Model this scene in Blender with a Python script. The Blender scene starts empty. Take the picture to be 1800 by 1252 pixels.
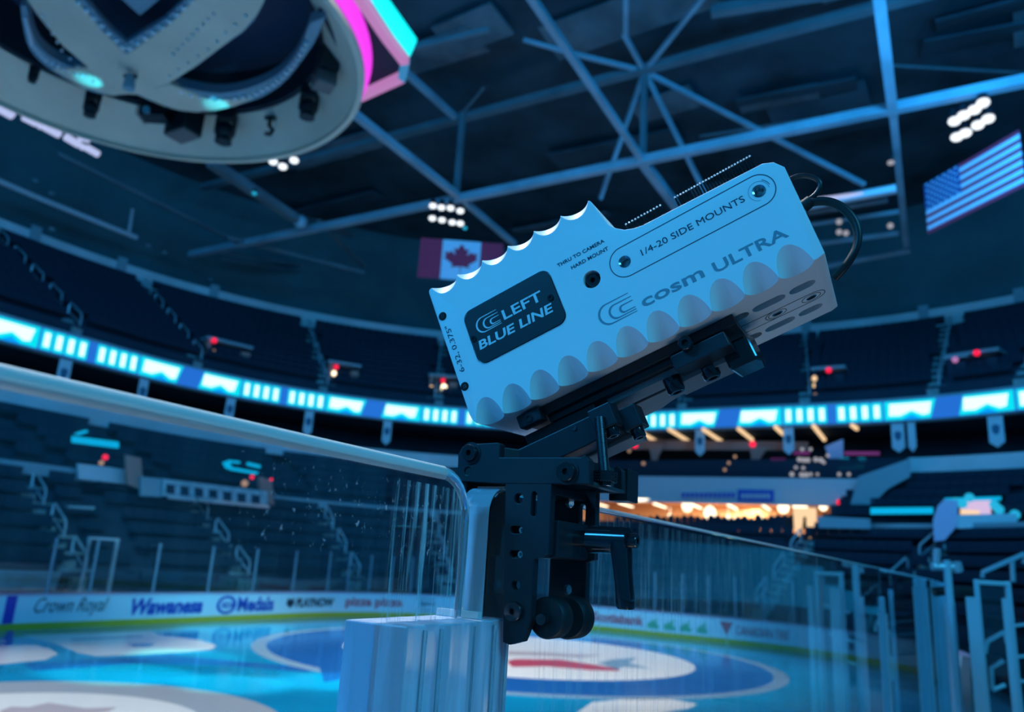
import bpy, bmesh, math, random
from mathutils import Vector, Matrix
R_ = math.radians
random.seed(7)
sc = bpy.context.scene
COL = sc.collection

# ------------------------------------------------------------------ camera
PW, PH, FPX, EYE = 1800.0, 1252.0, 1370.0, 3.05
pitch, roll = R_(14.65), R_(3.43)
FWD = Vector((0, math.cos(pitch), math.sin(pitch)))
_U0 = Vector((0, -math.sin(pitch), math.cos(pitch)))
_R0 = Vector((1, 0, 0))
RGT = _R0 * math.cos(roll) + _U0 * math.sin(roll)
UPV = -_R0 * math.sin(roll) + _U0 * math.cos(roll)
CAM = Vector((0, 0, EYE))
cd = bpy.data.cameras.new('camera')
cd.sensor_width = 36.0
cd.lens = 36.0 * FPX / PW
cd.clip_start = 0.01
cd.clip_end = 300
cd.dof.use_dof = True
cd.dof.focus_distance = 0.445
cd.dof.aperture_fstop = 10.0
cam = bpy.data.objects.new('camera', cd)
COL.objects.link(cam)
cam.matrix_world = Matrix(((RGT.x, UPV.x, -FWD.x, 0), (RGT.y, UPV.y, -FWD.y, 0),
                           (RGT.z, UPV.z, -FWD.z, EYE), (0, 0, 0, 1)))
sc.camera = cam

# rink frame: u runs along the glass, n across the ice
UA = R_(30.28)
UV = Vector((math.sin(UA), math.cos(UA), 0))
NV = Vector((-UV.y, UV.x, 0))
def AO(a, o, z=0.0):
    v = UV * a + NV * o
    return Vector((v.x, v.y, z))

# ------------------------------------------------------------------ world, lights, exposure
sc.view_settings.view_transform = 'Standard'
sc.view_settings.look = 'None'
sc.view_settings.gamma = 1.0
sc.view_settings.use_curve_mapping = False
sc.view_settings.exposure = 0.0
w = bpy.data.worlds.new('arena_ambient')
w.use_nodes = True
w.node_tree.nodes['Background'].inputs[0].default_value = (0.004, 0.17, 0.42, 1)
w.node_tree.nodes['Background'].inputs[1].default_value = 0.55
sc.world = w

def area(name, loc, target, size, power, color, sy=None):
    d = bpy.data.lights.new(name, 'AREA')
    d.shape = 'RECTANGLE'; d.size = size; d.size_y = sy or size
    d.energy = power; d.color = color
    o = bpy.data.objects.new(name, d); COL.objects.link(o)
    o.location = loc
    o.rotation_euler = (Vector(target) - Vector(loc)).to_track_quat('-Z', 'Y').to_euler()
    return o
def spot(name, loc, target, power, color, ang, blend=.3, size=.3):
    d = bpy.data.lights.new(name, 'SPOT')
    d.energy = power; d.color = color; d.spot_size = R_(ang); d.spot_blend = blend
    d.shadow_soft_size = size
    o = bpy.data.objects.new(name, d); COL.objects.link(o)
    o.location = loc
    o.rotation_euler = (Vector(target) - Vector(loc)).to_track_quat('-Z', 'Y').to_euler()
    return o
# blue house wash from the near stand, behind and above the photographer
area('house_wash_near', AO(-6, -11, 12), AO(8, 4, 4), 9, 1500, (0.06, 0.50, .84), 4)
area('house_wash_end', AO(-16, 12, 16), AO(25, 14, 9), 10, 5500, (0.03, 0.42, 1.0), 5)
# added fill lights: two brighten the far stands, one the roof steelwork
area('stand_fill', AO(8, 9, 18.5), AO(16, 40, 12), 5, 1200, (0.03, 0.42, 1.0), 3)
area('stand_fill', AO(22, -3, 17), AO(48, 12, 12), 5, 1900, (0.03, 0.42, 1.0), 3)
area('roof_fill', AO(5, -12, 13), AO(28, 18, 26), 6, 1500, (0.02, 0.45, 1.0), 3)
# white rink floods hung over the ice
for (a_, o_, ta, to, pw) in ((1, 4, 8, 14, 15000), (2, 23, 9, 13, 12000), (24, 4, 25, 12, 15000), (25, 24, 24, 14, 15000)):
    spot('rink_flood', AO(a_, o_, 18.5), AO(ta, to, 0), pw, (1.0, 0.97, 0.95), 62, .5, 1.0)
# added fills: narrow spot on the near glass edge, neutral one under the housing
spot('glass_edge_fill', AO(4, 9, 18), AO(-.1, .25, 3.0), 14000, (.95, 1.0, 1.0), 14, .6, .4)
area('underside_fill', Vector((.42, .35, 1.95)), Vector((.10, .50, 3.1)), .7, 1.35, (.95, .95, .88), .5)
# added fill spots over the ice brighten the far dasher boards
spot('board_fill', AO(10, 10, 17), AO(20, 25.2, 0), 10000, (.35, .85, 1.0), 34, .8, .6)
spot('board_fill', AO(24, 12, 17), AO(35.5, 14, 0), 8000, (.45, .80, 1.0), 34, .8, .6)
# cyan show lights sweeping the ice
for (p, t, pw, an) in (((14, 3, 18), (12.4, 17.2), 52000, 9), ((26, 4, 18), (15.6, 13.2), 52000, 8), ((3, 22, 18), (21.7, 24.0), 52000, 9),
                       ((30, 22, 18), (21.8, 4.2), 52000, 8), ((12, 4, 18), (15.4, 18.6), 40000, 8), ((14, 25, 18), (13.4, 14.6), 40000, 8)):
    spot('show_light_beam', AO(*p), AO(*t), pw, (0.0, 0.92, 0.80), an, .7, .15)

# ------------------------------------------------------------------ unprojection helpers (pixel -> place in the world)
def ray(x, y):
    return FWD + RGT * ((x - PW / 2) / FPX) + UPV * ((PH / 2 - y) / FPX)
def onz(x, y, z):
    d = ray(x, y); return CAM + d * ((z - EYE) / d.z)
def on_a(x, y, a):
    d = ray(x, y); return CAM + d * (a / d.dot(UV))
def on_o(x, y, o):
    d = ray(x, y); return CAM + d * (o / d.dot(NV))
def at_depth(x, y, dep):
    return CAM + ray(x, y) * dep

# ------------------------------------------------------------------ materials
MATS = {}
def mat(name, col, rough=.5, metal=0., emit=None, es=0., bump=0., bscale=40., spec=.5, var=0., vscale=6., trans=0., ior=1.45, coat=0.):
    m = bpy.data.materials.new(name); m.use_nodes = True
    nt = m.node_tree; b = nt.nodes['Principled BSDF']
    b.inputs['Base Color'].default_value = (*col, 1)
    b.inputs['Roughness'].default_value = rough
    b.inputs['Metallic'].default_value = metal
    b.inputs['Specular IOR Level'].default_value = spec
    b.inputs['IOR'].default_value = ior
    b.inputs['Transmission Weight'].default_value = trans
    b.inputs['Coat Weight'].default_value = coat
    if emit:
        b.inputs['Emission Color'].default_value = (*emit, 1)
        b.inputs['Emission Strength'].default_value = es
    if bump or var:
        tc = nt.nodes.new('ShaderNodeTexCoord')
        nz = nt.nodes.new('ShaderNodeTexNoise')
        nt.links.new(tc.outputs['Object'], nz.inputs['Vector'])
        nz.inputs['Scale'].default_value = bscale if bump else vscale
        nz.inputs['Detail'].default_value = 4
        if bump:
            bp = nt.nodes.new('ShaderNodeBump')
            bp.inputs['Strength'].default_value = bump
            bp.inputs['Distance'].default_value = .1 / bscale
            nt.links.new(nz.outputs['Fac'], bp.inputs['Height'])
            nt.links.new(bp.outputs['Normal'], b.inputs['Normal'])
        if var:
            n2 = nt.nodes.new('ShaderNodeTexNoise'); n2.inputs['Scale'].default_value = vscale; n2.inputs['Detail'].default_value = 5
            nt.links.new(tc.outputs['Object'], n2.inputs['Vector'])
            mr = nt.nodes.new('ShaderNodeMapRange')
            mr.inputs['From Min'].default_value = .3; mr.inputs['From Max'].default_value = .7
            mr.inputs['To Min'].default_value = 1 - var; mr.inputs['To Max'].default_value = 1 + var
            nt.links.new(n2.outputs['Fac'], mr.inputs['Value'])
            mx = nt.nodes.new('ShaderNodeMix'); mx.data_type = 'RGBA'; mx.blend_type = 'MULTIPLY'
            mx.inputs[0].default_value = 1
            mx.inputs[6].default_value = (*col, 1)
            nt.links.new(mr.outputs['Result'], mx.inputs[7])
            nt.links.new(mx.outputs[2], b.inputs['Base Color'])
    MATS[name] = m
    return m
M = {}
def dm(key, *a, **k): M[key] = mat(key, *a, **k)
dm('housing_white', (.74, .78, .80), rough=.55, bump=.06, bscale=2600, spec=.35)
dm('engraving_dark', (.02, .05, .08), rough=.6)
dm('engraving_shade', (.17, .27, .33), rough=.6)  # darker tone paints the shading of engraved marks cut in the white
dm('plate_black', (.006, .012, .02), rough=.42)
dm('letter_white', (.62, .72, .76), rough=.5)
dm('anodised_black', (.012, .020, .028), rough=.34, spec=.5, bump=.03, bscale=1800)
dm('anodised_grey', (.20, .23, .25), rough=.42, metal=.3)
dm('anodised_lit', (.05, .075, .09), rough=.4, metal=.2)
dm('steel_dark', (.10, .12, .14), rough=.3, metal=.9)
dm('roller_rubber', (.010, .016, .020), rough=.5)
dm('bolt_black', (.010, .012, .016), rough=.18, coat=.6)
dm('steel', (.55, .60, .62), rough=.22, metal=1.)
dm('cable_black', (.010, .014, .018), rough=.38)
dm('rubber', (.008, .010, .012), rough=.6)
dm('pin_black', (.010, .012, .015), rough=.3, metal=.4)
dm('pin_tip', (.9, .92, .95), rough=.15, metal=.4)
dm('slot_dark', (.04, .05, .06), rough=.6)
dm('edge_frost', (.86, .90, .90), rough=.35, trans=.35, ior=1.3)
dm('edge_clear', (.72, .86, .92), rough=.12, trans=.8, ior=1.45)
dm('concrete_blue', (.10, .16, .20), rough=.85, var=.25, vscale=.6)
dm('seat_navy', (.014, .034, .056), rough=.8, spec=.12)
dm('tier_dark', (.020, .044, .068), rough=.9, spec=.1, var=.1, vscale=.7)
dm('stair', (.22, .32, .33), rough=.9, var=.3, vscale=2.)
dm('fascia', (.48, .58, .62), rough=.6, var=.12, vscale=.5)
dm('fascia_seam', (.20, .33, .38), rough=.6)
dm('fascia_light', (.42, .50, .56), rough=.6)
dm('upper_wall', (.040, .115, .135), rough=.9, var=.2, vscale=.3)
dm('roof_deck', (.03, .06, .08), rough=.95, var=.6, vscale=.22)
dm('roof_panel', (.09, .12, .14), rough=.9, var=.4, vscale=.5)
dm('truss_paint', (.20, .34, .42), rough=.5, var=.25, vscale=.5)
dm('truss_dim', (.09, .15, .18), rough=.6, var=.25, vscale=.5)  # darkened truss_paint, fainter beams carry their dimness in the colour
dm('pipe_pale', (.45, .50, .55), rough=.4)
dm('ice_blue', (.003, .29, .54), rough=.10, spec=.6, var=.12, vscale=.35)
dm('ice_navy', (.012, .12, .40), rough=.12, spec=.6)
dm('ice_white', (.80, .80, .78), rough=.16)
dm('ice_grey', (.38, .42, .46), rough=.16)
dm('ice_line', (.22, .36, .48), rough=.16)
dm('ice_red', (.55, .06, .10), rough=.16)
dm('ice_maroon', (.50, .42, .44), rough=.16)
dm('board_white', (.52, .84, .92), rough=.3, spec=.5)
dm('board_kick', (.42, .48, .03), rough=.4)
dm('board_cap', (.55, .45, .62), rough=.4)
dm('line_blue', (.01, .05, .50), rough=.3)
dm('ad_teal', (.03, .13, .19), rough=.4)
dm('ad_blue', (.01, .08, .48), rough=.4)
dm('ad_black', (.012, .03, .05), rough=.4)
dm('ad_red', (.55, .10, .14), rough=.4)
dm('ad_green', (.08, .50, .28), rough=.4)
dm('score_panel', (.56, .52, .42), rough=.5, metal=.1, var=.08, vscale=.8)
dm('score_trim', (.16, .27, .34), rough=.5)
dm('score_rivet', (.65, .75, .80), rough=.3, metal=.5)
dm('score_dark', (.008, .018, .035), rough=.8)
dm('score_void', (.010, .030, .075), rough=.8)
dm('fixture_black', (.012, .018, .025), rough=.5)
dm('fixture_brown', (.12, .11, .11), rough=.6)
dm('flag_red', (.42, .03, .08), rough=.8)
dm('flag_white', (.50, .66, .80), rough=.8)
dm('flag_blue', (.015, .07, .24), rough=.8)
dm('rail_grey', (.40, .52, .58), rough=.4, metal=.3)
dm('post_blue', (.20, .34, .44), rough=.4, metal=.1)
dm('aluminium', (.50, .60, .66), rough=.35, metal=.5)
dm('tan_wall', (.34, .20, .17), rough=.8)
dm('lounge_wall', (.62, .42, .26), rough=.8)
dm('pennant', (.40, .58, .66), rough=.8)
dm('pennant_mark', (.03, .14, .24), rough=.8)
dm('tarp', (.28, .42, .48), rough=.8, var=.2, vscale=3)
def em(key, col, s): M[key] = mat(key, (.01, .01, .01), emit=col, es=s)
em('led_white', (.72, 1.0, 1.0), 1.25)
em('led_cyan', (0.0, .82, .95), .95)
em('led_blue', (.02, .20, .85), .75)
em('led_azure', (0.0, .36, 1.0), .9)
em('pink_led', (.98, .05, .95), 1.0)
em('pink_soft', (.62, .25, .60), .75)
em('sky_soft', (.05, .38, .80), .55)
em('screen_cyan', (0.0, .95, 1.0), 1.2)
em('lamp_white', (.85, .93, 1.0), 1.5)
em('lamp_lavender', (.52, .60, .95), .9)
em('lamp_warm', (1.0, .66, .36), 1.05)
em('lamp_cream', (1.0, .82, .56), 2.4)
em('lamp_warm_soft', (.80, .48, .32), .5)
em('exit_red', (1.0, .01, .06), 1.3)
em('sign_cyan', (0.0, .50, .90), .85)
em('sign_magenta', (.35, .03, .30), .35)
em('speck', (.55, .55, .62), .6)
em('speck_cyan', (.02, .55, .90), .8)
em('kiosk_glow', (.75, .55, .80), .9)

# acrylic: clear, with faint streaks and smears on the surface
def glass_mat(name, tint, haze, rough=0.0, rng=None, veil=(.62, .78, .88)):
    m = bpy.data.materials.new(name); m.use_nodes = True
    nt = m.node_tree; b = nt.nodes['Principled BSDF']; out = nt.nodes['Material Output']
    b.inputs['Base Color'].default_value = (*tint, 1)
    b.inputs['Transmission Weight'].default_value = 1
    b.inputs['Roughness'].default_value = rough
    b.inputs['IOR'].default_value = 1.45
    df = nt.nodes.new('ShaderNodeBsdfDiffuse'); df.inputs[0].default_value = (*veil, 1)
    mx = nt.nodes.new('ShaderNodeMixShader')
    tc = nt.nodes.new('ShaderNodeTexCoord')
    mp = nt.nodes.new('ShaderNodeMapping'); mp.inputs['Scale'].default_value = (1, 1, .10)
    nz = nt.nodes.new('ShaderNodeTexNoise'); nz.inputs['Scale'].default_value = 90; nz.inputs['Detail'].default_value = 3
    nt.links.new(tc.outputs['Object'], mp.inputs[0]); nt.links.new(mp.outputs[0], nz.inputs['Vector'])
    mr = nt.nodes.new('ShaderNodeMapRange')
    mr.inputs['From Min'].default_value = .45; mr.inputs['From Max'].default_value = .8
    rng = rng or (haze * .25, haze * 3); mr.inputs['To Min'].default_value = rng[0]; mr.inputs['To Max'].default_value = rng[1]
    nt.links.new(nz.outputs['Fac'], mr.inputs['Value'])
    nt.links.new(mr.outputs['Result'], mx.inputs[0])
    nt.links.new(b.outputs[0], mx.inputs[1]); nt.links.new(df.outputs[0], mx.inputs[2])
    nt.links.new(mx.outputs[0], out.inputs['Surface'])
    return m
M['acrylic'] = glass_mat('acrylic', (.95, .99, 1.0), .012)
M['acrylic_far'] = glass_mat('acrylic_far', (.97, 1.0, 1.0), .004)
M['bracket_clear'] = glass_mat('bracket_clear', (.85, .94, .98), .30, .08, (.55, .92), (.66, .74, .92))
def scuff_mat(name, lo, hi, sx, amt):
    m = bpy.data.materials.new(name); m.use_nodes = True
    nt = m.node_tree; nt.nodes.remove(nt.nodes['Principled BSDF']); out = nt.nodes['Material Output']
    tr_ = nt.nodes.new('ShaderNodeBsdfTransparent'); df = nt.nodes.new('ShaderNodeBsdfDiffuse'); df.inputs[0].default_value = (.70, .84, .92, 1)
    mx = nt.nodes.new('ShaderNodeMixShader'); tc = nt.nodes.new('ShaderNodeTexCoord')
    mp = nt.nodes.new('ShaderNodeMapping'); mp.inputs['Scale'].default_value = (1, 1, sx)
    nz = nt.nodes.new('ShaderNodeTexNoise'); nz.inputs['Scale'].default_value = 260; nz.inputs['Detail'].default_value = 5; nz.inputs['Roughness'].default_value = .7
    nt.links.new(tc.outputs['Object'], mp.inputs[0]); nt.links.new(mp.outputs[0], nz.inputs['Vector'])
    mr = nt.nodes.new('ShaderNodeMapRange'); mr.inputs['From Min'].default_value = lo; mr.inputs['From Max'].default_value = hi
    mr.inputs['To Min'].default_value = 0; mr.inputs['To Max'].default_value = amt
    nt.links.new(nz.outputs['Fac'], mr.inputs['Value']); nt.links.new(mr.outputs['Result'], mx.inputs[0])
    nt.links.new(tr_.outputs[0], mx.inputs[1]); nt.links.new(df.outputs[0], mx.inputs[2]); nt.links.new(mx.outputs[0], out.inputs['Surface'])
    return m
M['scuff_streak'] = scuff_mat('scuff_streak', .48, .72, .03, .55)
M['scuff_speck'] = scuff_mat('scuff_speck', .60, .72, .8, .55)
M['scuff_soft'] = scuff_mat('scuff_soft', .50, .80, .05, .22)
M['acrylic_end'] = glass_mat('acrylic_end', (.92, .96, 1.0), .05, .02, (.30, .80), (.74, .82, .95))

# ------------------------------------------------------------------ mesh builder
class MB:
    def __init__(s): s.v = []; s.f = []; s.m = []
    def add(s, vs, fs, mi=0, X=None):
        b = len(s.v)
        s.v += [tuple(X @ Vector(p)) if X is not None else tuple(p) for p in vs]
        for f in fs: s.f.append([b + i for i in f]); s.m.append(mi)
        return s
    def box(s, x0, x1, y0, y1, z0, z1, mi=0, X=None):
        vs = [(x, y, z) for x in (x0, x1) for y in (y0, y1) for z in (z0, z1)]
        return s.add(vs, [(0, 1, 3, 2), (4, 6, 7, 5), (0, 4, 5, 1), (2, 3, 7, 6), (0, 2, 6, 4), (1, 5, 7, 3)], mi, X)
    def prism(s, poly, z0, z1, mi=0, X=None, map=None):
        n = len(poly)
        A = sum(poly[i][0] * poly[(i + 1) % n][1] - poly[(i + 1) % n][0] * poly[i][1] for i in range(n))
        if A < 0: poly = poly[::-1]
        g = map or (lambda a, b, c: (a, b, c))
        vs = [g(x, y, z0) for x, y in poly] + [g(x, y, z1) for x, y in poly]
        fs = [tuple(range(n))[::-1], tuple(range(n, 2 * n))] + [(i, (i + 1) % n, n + (i + 1) % n, n + i) for i in range(n)]
        return s.add(vs, fs, mi, X)
    def cyl(s, p0, p1, r, n=16, mi=0, X=None, r1=None):
        p0 = Vector(p0); p1 = Vector(p1); d = (p1 - p0).normalized()
        a = d.orthogonal().normalized(); b = d.cross(a); r1 = r if r1 is None else r1
        vs = [p0 + (a * math.cos(t) + b * math.sin(t)) * r for t in [2 * math.pi * i / n for i in range(n)]]
        vs += [p1 + (a * math.cos(t) + b * math.sin(t)) * r1 for t in [2 * math.pi * i / n for i in range(n)]]
        fs = [tuple(range(n))[::-1], tuple(range(n, 2 * n))] + [(i, (i + 1) % n, n + (i + 1) % n, n + i) for i in range(n)]
        return s.add(vs, fs, mi, X)
    def ringcyl(s, p0, p1, r, ri, n=24, depth=None, mi=0, X=None):
        # solid cylinder whose p1 end has a socket of radius ri and the given depth
        p0 = Vector(p0); p1 = Vector(p1); d = (p1 - p0).normalized(); depth = depth or (p1 - p0).length * .5
        a = d.orthogonal().normalized(); b = d.cross(a)
        def ring(c, rr, k=n): return [c + (a * math.cos(t) + b * math.sin(t)) * rr for t in [2 * math.pi * i / k for i in range(k)]]
        c = (p1 - p0).length * .12
        vs = ring(p0, r) + ring(p1 - d * c, r) + ring(p1, r - c * .8) + ring(p1, ri) + ring(p1 - d * depth, ri)
        fs = [tuple(range(n))[::-1]]
        for k in range(4):
            fs += [(k * n + i, k * n + (i + 1) % n, (k + 1) * n + (i + 1) % n, (k + 1) * n + i) for i in range(n)]
        fs.append(tuple(range(4 * n, 5 * n)))
        return s.add(vs, fs, mi, X)
    def tube(s, pts, r, n=10, mi=0, X=None, flat=None):
        pts = [Vector(p) for p in pts]; k = len(pts); vs = []; up = None
        for i, p in enumerate(pts):
            d = (pts[min(i + 1, k - 1)] - pts[max(i - 1, 0)]).normalized()
            if up is None: up = d.orthogonal().normalized()
            a = (up - d * up.dot(d)).normalized(); b = d.cross(a); up = a
            rr = r[i] if isinstance(r, (list, tuple)) else r
            for j in range(n):
                t = 2 * math.pi * j / n
                vs.append(p + a * math.cos(t) * rr + b * math.sin(t) * rr * (flat or 1))
        fs = [tuple(range(n))[::-1], tuple(range((k - 1) * n, k * n))]
        for i in range(k - 1):
            fs += [(i * n + j, i * n + (j + 1) % n, (i + 1) * n + (j + 1) % n, (i + 1) * n + j) for j in range(n)]
        return s.add(vs, fs, mi, X)
    def ball(s, c, r, mi=0, nu=12, nv=8, X=None, sc_=(1, 1, 1)):
        vs = []; c = Vector(c)
        for i in range(nv + 1):
            ph = math.pi * i / nv
            for j in range(nu):
                t = 2 * math.pi * j / nu
                vs.append((c.x + r * sc_[0] * math.sin(ph) * math.cos(t), c.y + r * sc_[1] * math.sin(ph) * math.sin(t), c.z + r * sc_[2] * math.cos(ph)))
        fs = []
        for i in range(nv):
            for j in range(nu): fs.append((i * nu + j, (i + 1) * nu + j, (i + 1) * nu + (j + 1) % nu, i * nu + (j + 1) % nu))
        return s.add(vs, fs, mi, X)
    def beam(s, p0, p1, w, h, mi=0):
        p0 = Vector(p0); p1 = Vector(p1); d = (p1 - p0).normalized()
        sd = d.cross(Vector((0, 0, 1)))
        if sd.length < 1e-4: sd = Vector(UV)
        sd.normalize(); up = sd.cross(d)
        vs = [p + sd * a * w / 2 + up * b * h / 2 for p in (p0, p1) for a, b in ((-1, -1), (1, -1), (1, 1), (-1, 1))]
        return s.add(vs, [(3, 2, 1, 0), (4, 5, 6, 7), (0, 1, 5, 4), (1, 2, 6, 5), (2, 3, 7, 6), (3, 0, 4, 7)], mi)
    def mesh(s, name, mats):
        me = bpy.data.meshes.new(name)
        me.from_pydata(s.v, [], s.f)
        for k in mats: me.materials.append(M[k])
        me.polygons.foreach_set('material_index', s.m)
        me.validate(); me.update()
        return me

ROOT = {}
def obj(name, mb, mats, parent=None, smooth=None, bevel=0., local=False, base=None):
    mats = [mats] if isinstance(mats, str) else mats
    if isinstance(mb, MB):
        off = None
        if parent is None:
            vs = [Vector(p) for p in mb.v]
            if base is None:
                base = Vector(((min(p.x for p in vs) + max(p.x for p in vs)) / 2, (min(p.y for p in vs) + max(p.y for p in vs)) / 2, min(p.z for p in vs)))
            mb.v = [tuple(p - base) for p in vs]
        elif not local:
            inv = ROOT[parent.name].inverted()
            mb.v = [tuple(inv @ Vector(p)) for p in mb.v]
        me = mb.mesh(name, mats)
    else:
        me = mb
    if smooth:
        me.polygons.foreach_set('use_smooth', [True] * len(me.polygons))
        me.set_sharp_from_angle(angle=R_(smooth))
    o = bpy.data.objects.new(name, me); COL.objects.link(o)
    if parent is not None:
        o.parent = parent
        ROOT[o.name] = ROOT[parent.name].copy()
    else:
        if isinstance(mb, MB): o.location = base
        ROOT[o.name] = Matrix.Translation(o.location)
    if bevel:
        b = o.modifiers.new('edge', 'BEVEL'); b.width = bevel; b.segments = 2; b.limit_method = 'ANGLE'; b.angle_limit = R_(40)
    return o
def thing(name, label, cat, X, group=None):
    if isinstance(X, Vector): X = Matrix.Translation(X)
    o = bpy.data.objects.new(name, None); COL.objects.link(o); o.empty_display_size = .05
    o.matrix_world = X; ROOT[o.name] = X.copy()
    o['label'] = label; o['category'] = cat
    if group: o['group'] = group
    return o
def tag(o, label=None, cat=None, group=None, kind=None):
    if label: o['label'] = label
    if cat: o['category'] = cat
    if group: o['group'] = group
    if kind: o['kind'] = kind
    return o
def struct(name, mb, mats, smooth=None, label=None):
    o = obj(name, mb, mats, smooth=smooth); o['kind'] = 'structure'
    if label: o['label'] = label
    return o

_tc = {}
def text_geo(s, w, h, depth, bold=0., shear=0.):
    """text as closed geometry, fitted to w x h, lying in xy, front at z=depth; returns verts, faces"""
    cu = bpy.data.curves.new('t', 'FONT'); cu.body = s; cu.extrude = .05; cu.offset = bold; cu.shear = shear
    cu.resolution_u = 3
    o = bpy.data.objects.new('t', cu); COL.objects.link(o)
    dg = bpy.context.evaluated_depsgraph_get()
    me = bpy.data.meshes.new_from_object(o.evaluated_get(dg))
    vs = [v.co.copy() for v in me.vertices]; fs = [list(p.vertices) for p in me.polygons]
    bpy.data.objects.remove(o); bpy.data.meshes.remove(me); bpy.data.curves.remove(cu)
    x0 = min(v.x for v in vs); x1 = max(v.x for v in vs); y0 = min(v.y for v in vs); y1 = max(v.y for v in vs)
    out = [((v.x - x0) / (x1 - x0) * w, (v.y - y0) / (y1 - y0) * h, depth if v.z > 0 else 0) for v in vs]
    return out, fs
def stroke(mb, pts, wd, z0, z1, mi=0, X=None, map=None):
    n = len(pts); L = []; Rr = []
    for i, p in enumerate(pts):
        a = pts[max(i - 1, 0)]; b = pts[min(i + 1, n - 1)]
        dx, dy = b[0] - a[0], b[1] - a[1]; l = math.hypot(dx, dy) or 1
        ww = wd[i] if isinstance(wd, (list, tuple)) else wd
        L.append((p[0] - dy / l * ww / 2, p[1] + dx / l * ww / 2)); Rr.append((p[0] + dy / l * ww / 2, p[1] - dx / l * ww / 2))
    for i in range(n - 1):
        mb.prism([L[i], Rr[i], Rr[i + 1], L[i + 1]], z0, z1, mi, X, map)
def rrect(x0, x1, y0, y1, r, k=6):
    P = []
    for cx, cy, a0 in ((x1 - r, y1 - r, 0), (x0 + r, y1 - r, 90), (x0 + r, y0 + r, 180), (x1 - r, y0 + r, 270)):
        for i in range(k + 1):
            t = R_(a0 + 90 * i / k); P.append((cx + r * math.cos(t), cy + r * math.sin(t)))
    return P
def circ(x, y, r, n=20): return [(x + r * math.cos(2 * math.pi * i / n), y + r * math.sin(2 * math.pi * i / n)) for i in range(n)]
def smoothp(P, it=2, closed=False):
    P = [tuple(p) for p in P]
    for _ in range(it):
        Q = [] if closed else [P[0]]; n = len(P)
        for i in range(n if closed else n - 1):
            a = P[i]; b = P[(i + 1) % n]
            Q.append(tuple(a[k] * .75 + b[k] * .25 for k in range(len(a)))); Q.append(tuple(a[k] * .25 + b[k] * .75 for k in range(len(a))))
        if not closed: Q.append(P[-1])
        P = Q
    return P

#SPLIT-ARENA
# ------------------------------------------------------------------ arena plan paths (rounded rectangles round the rink)
class Path:
    """side line at o=O, end line at a=A, corner radius r, near corner centre at o=yn; param t in 0..3"""
    def __init__(s, O, A, r, yn, a0=-14.0):
        s.p = (O, A, r, yn, a0)
    def ao(s, t):
        O, A, r, yn, a0 = s.p
        if t <= 1:
            return (a0 + (A - r - a0) * t, O, 0.0, 1.0)
        if t <= 2:
            q = R_(90 - 90 * (t - 1)); return (A - r + r * math.cos(q), O - r + r * math.sin(q), math.cos(q), math.sin(q))
        if t <= 2.3:
            k = (t - 2) / .3; return (A, (O - r) * (1 - k) + yn * k, 1.0, 0.0)
        q = R_(-90 * (t - 2.3) / .7); return (A - r + r * math.cos(q), yn + r * math.sin(q), math.cos(q), math.sin(q))
    def pt(s, t, z=0.0, out=0.0):
        a, o, na, no = s.ao(t); return AO(a + na * out, o + no * out, z)
    def nrm(s, t):
        a, o, na, no = s.ao(t); return (UV * na + NV * no).normalized()
    def find(s, px, y=700):
        # parameter where the vertical plane through image column px (at row y) meets the path
        d = ray(px, y); best = (1e9, 0)
        az = math.atan2(d.x, d.y); N = 1500
        for i in range(N + 1):
            t = 3.0 * i / N; q = s.pt(t)
            e = abs(math.atan2(q.x, q.y) - az)
            if q.y > 0 and e < best[0]: best = (e, t)
        return best[1]
def lerp_path(P, Q, k):
    return Path(*[a * (1 - k) + b * k for a, b in zip(P.p, Q.p)])
P_BOARD = Path(26.3, 37.0, 9.5, 9.8)
P_RAIL = Path(31.0, 40.0, 13.5, 7.5)
P_MID = Path(36.0, 44.0, 20.0, 6.0)
P_RIB = Path(35.6, 43.5, 20.0, 6.0)
P_FAS = Path(43.9, 52.2, 30.0, 7.7)
TS = sorted(set([0, .15, .3, .4, .5, .6, .7, .8, .9, 1.0] + [1 + i / 45 for i in range(46)] + [2.0, 2.3] + [2.3 + .7 * i / 30 for i in range(31)]))

def wall(mb, P, z0, z1, t0=0, t1=3, out=0., th=.15, mi=0, Q=None):
    """a solid band standing on path P between heights z0..z1, thickness th outward"""
    ts = [t0] + [t for t in TS if t0 < t < t1] + [t1]
    n = len(ts); vs = []
    for t in ts:
        vs += [P.pt(t, z0, out), P.pt(t, z1, out), P.pt(t, z1, out + th), P.pt(t, z0, out + th)]
    fs = [(0, 1, 2, 3), (4 * n - 1, 4 * n - 2, 4 * n - 3, 4 * n - 4)]
    for i in range(n - 1):
        a = 4 * i; b = a + 4
        for k in range(4): fs.append((a + k, b + k, b + (k + 1) % 4, a + (k + 1) % 4))
    mb.add(vs, fs, mi)
def ruled(mb, P, zp, Q, zq, t0=0, t1=3, mi=0):
    ts = [t0] + [t for t in TS if t0 < t < t1] + [t1]; vs = []
    for t in ts: vs += [P.pt(t, zp), Q.pt(t, zq)]
    mb.add(vs, [(2 * i, 2 * i + 2, 2 * i + 3, 2 * i + 1) for i in range(len(ts) - 1)], mi)

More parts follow.
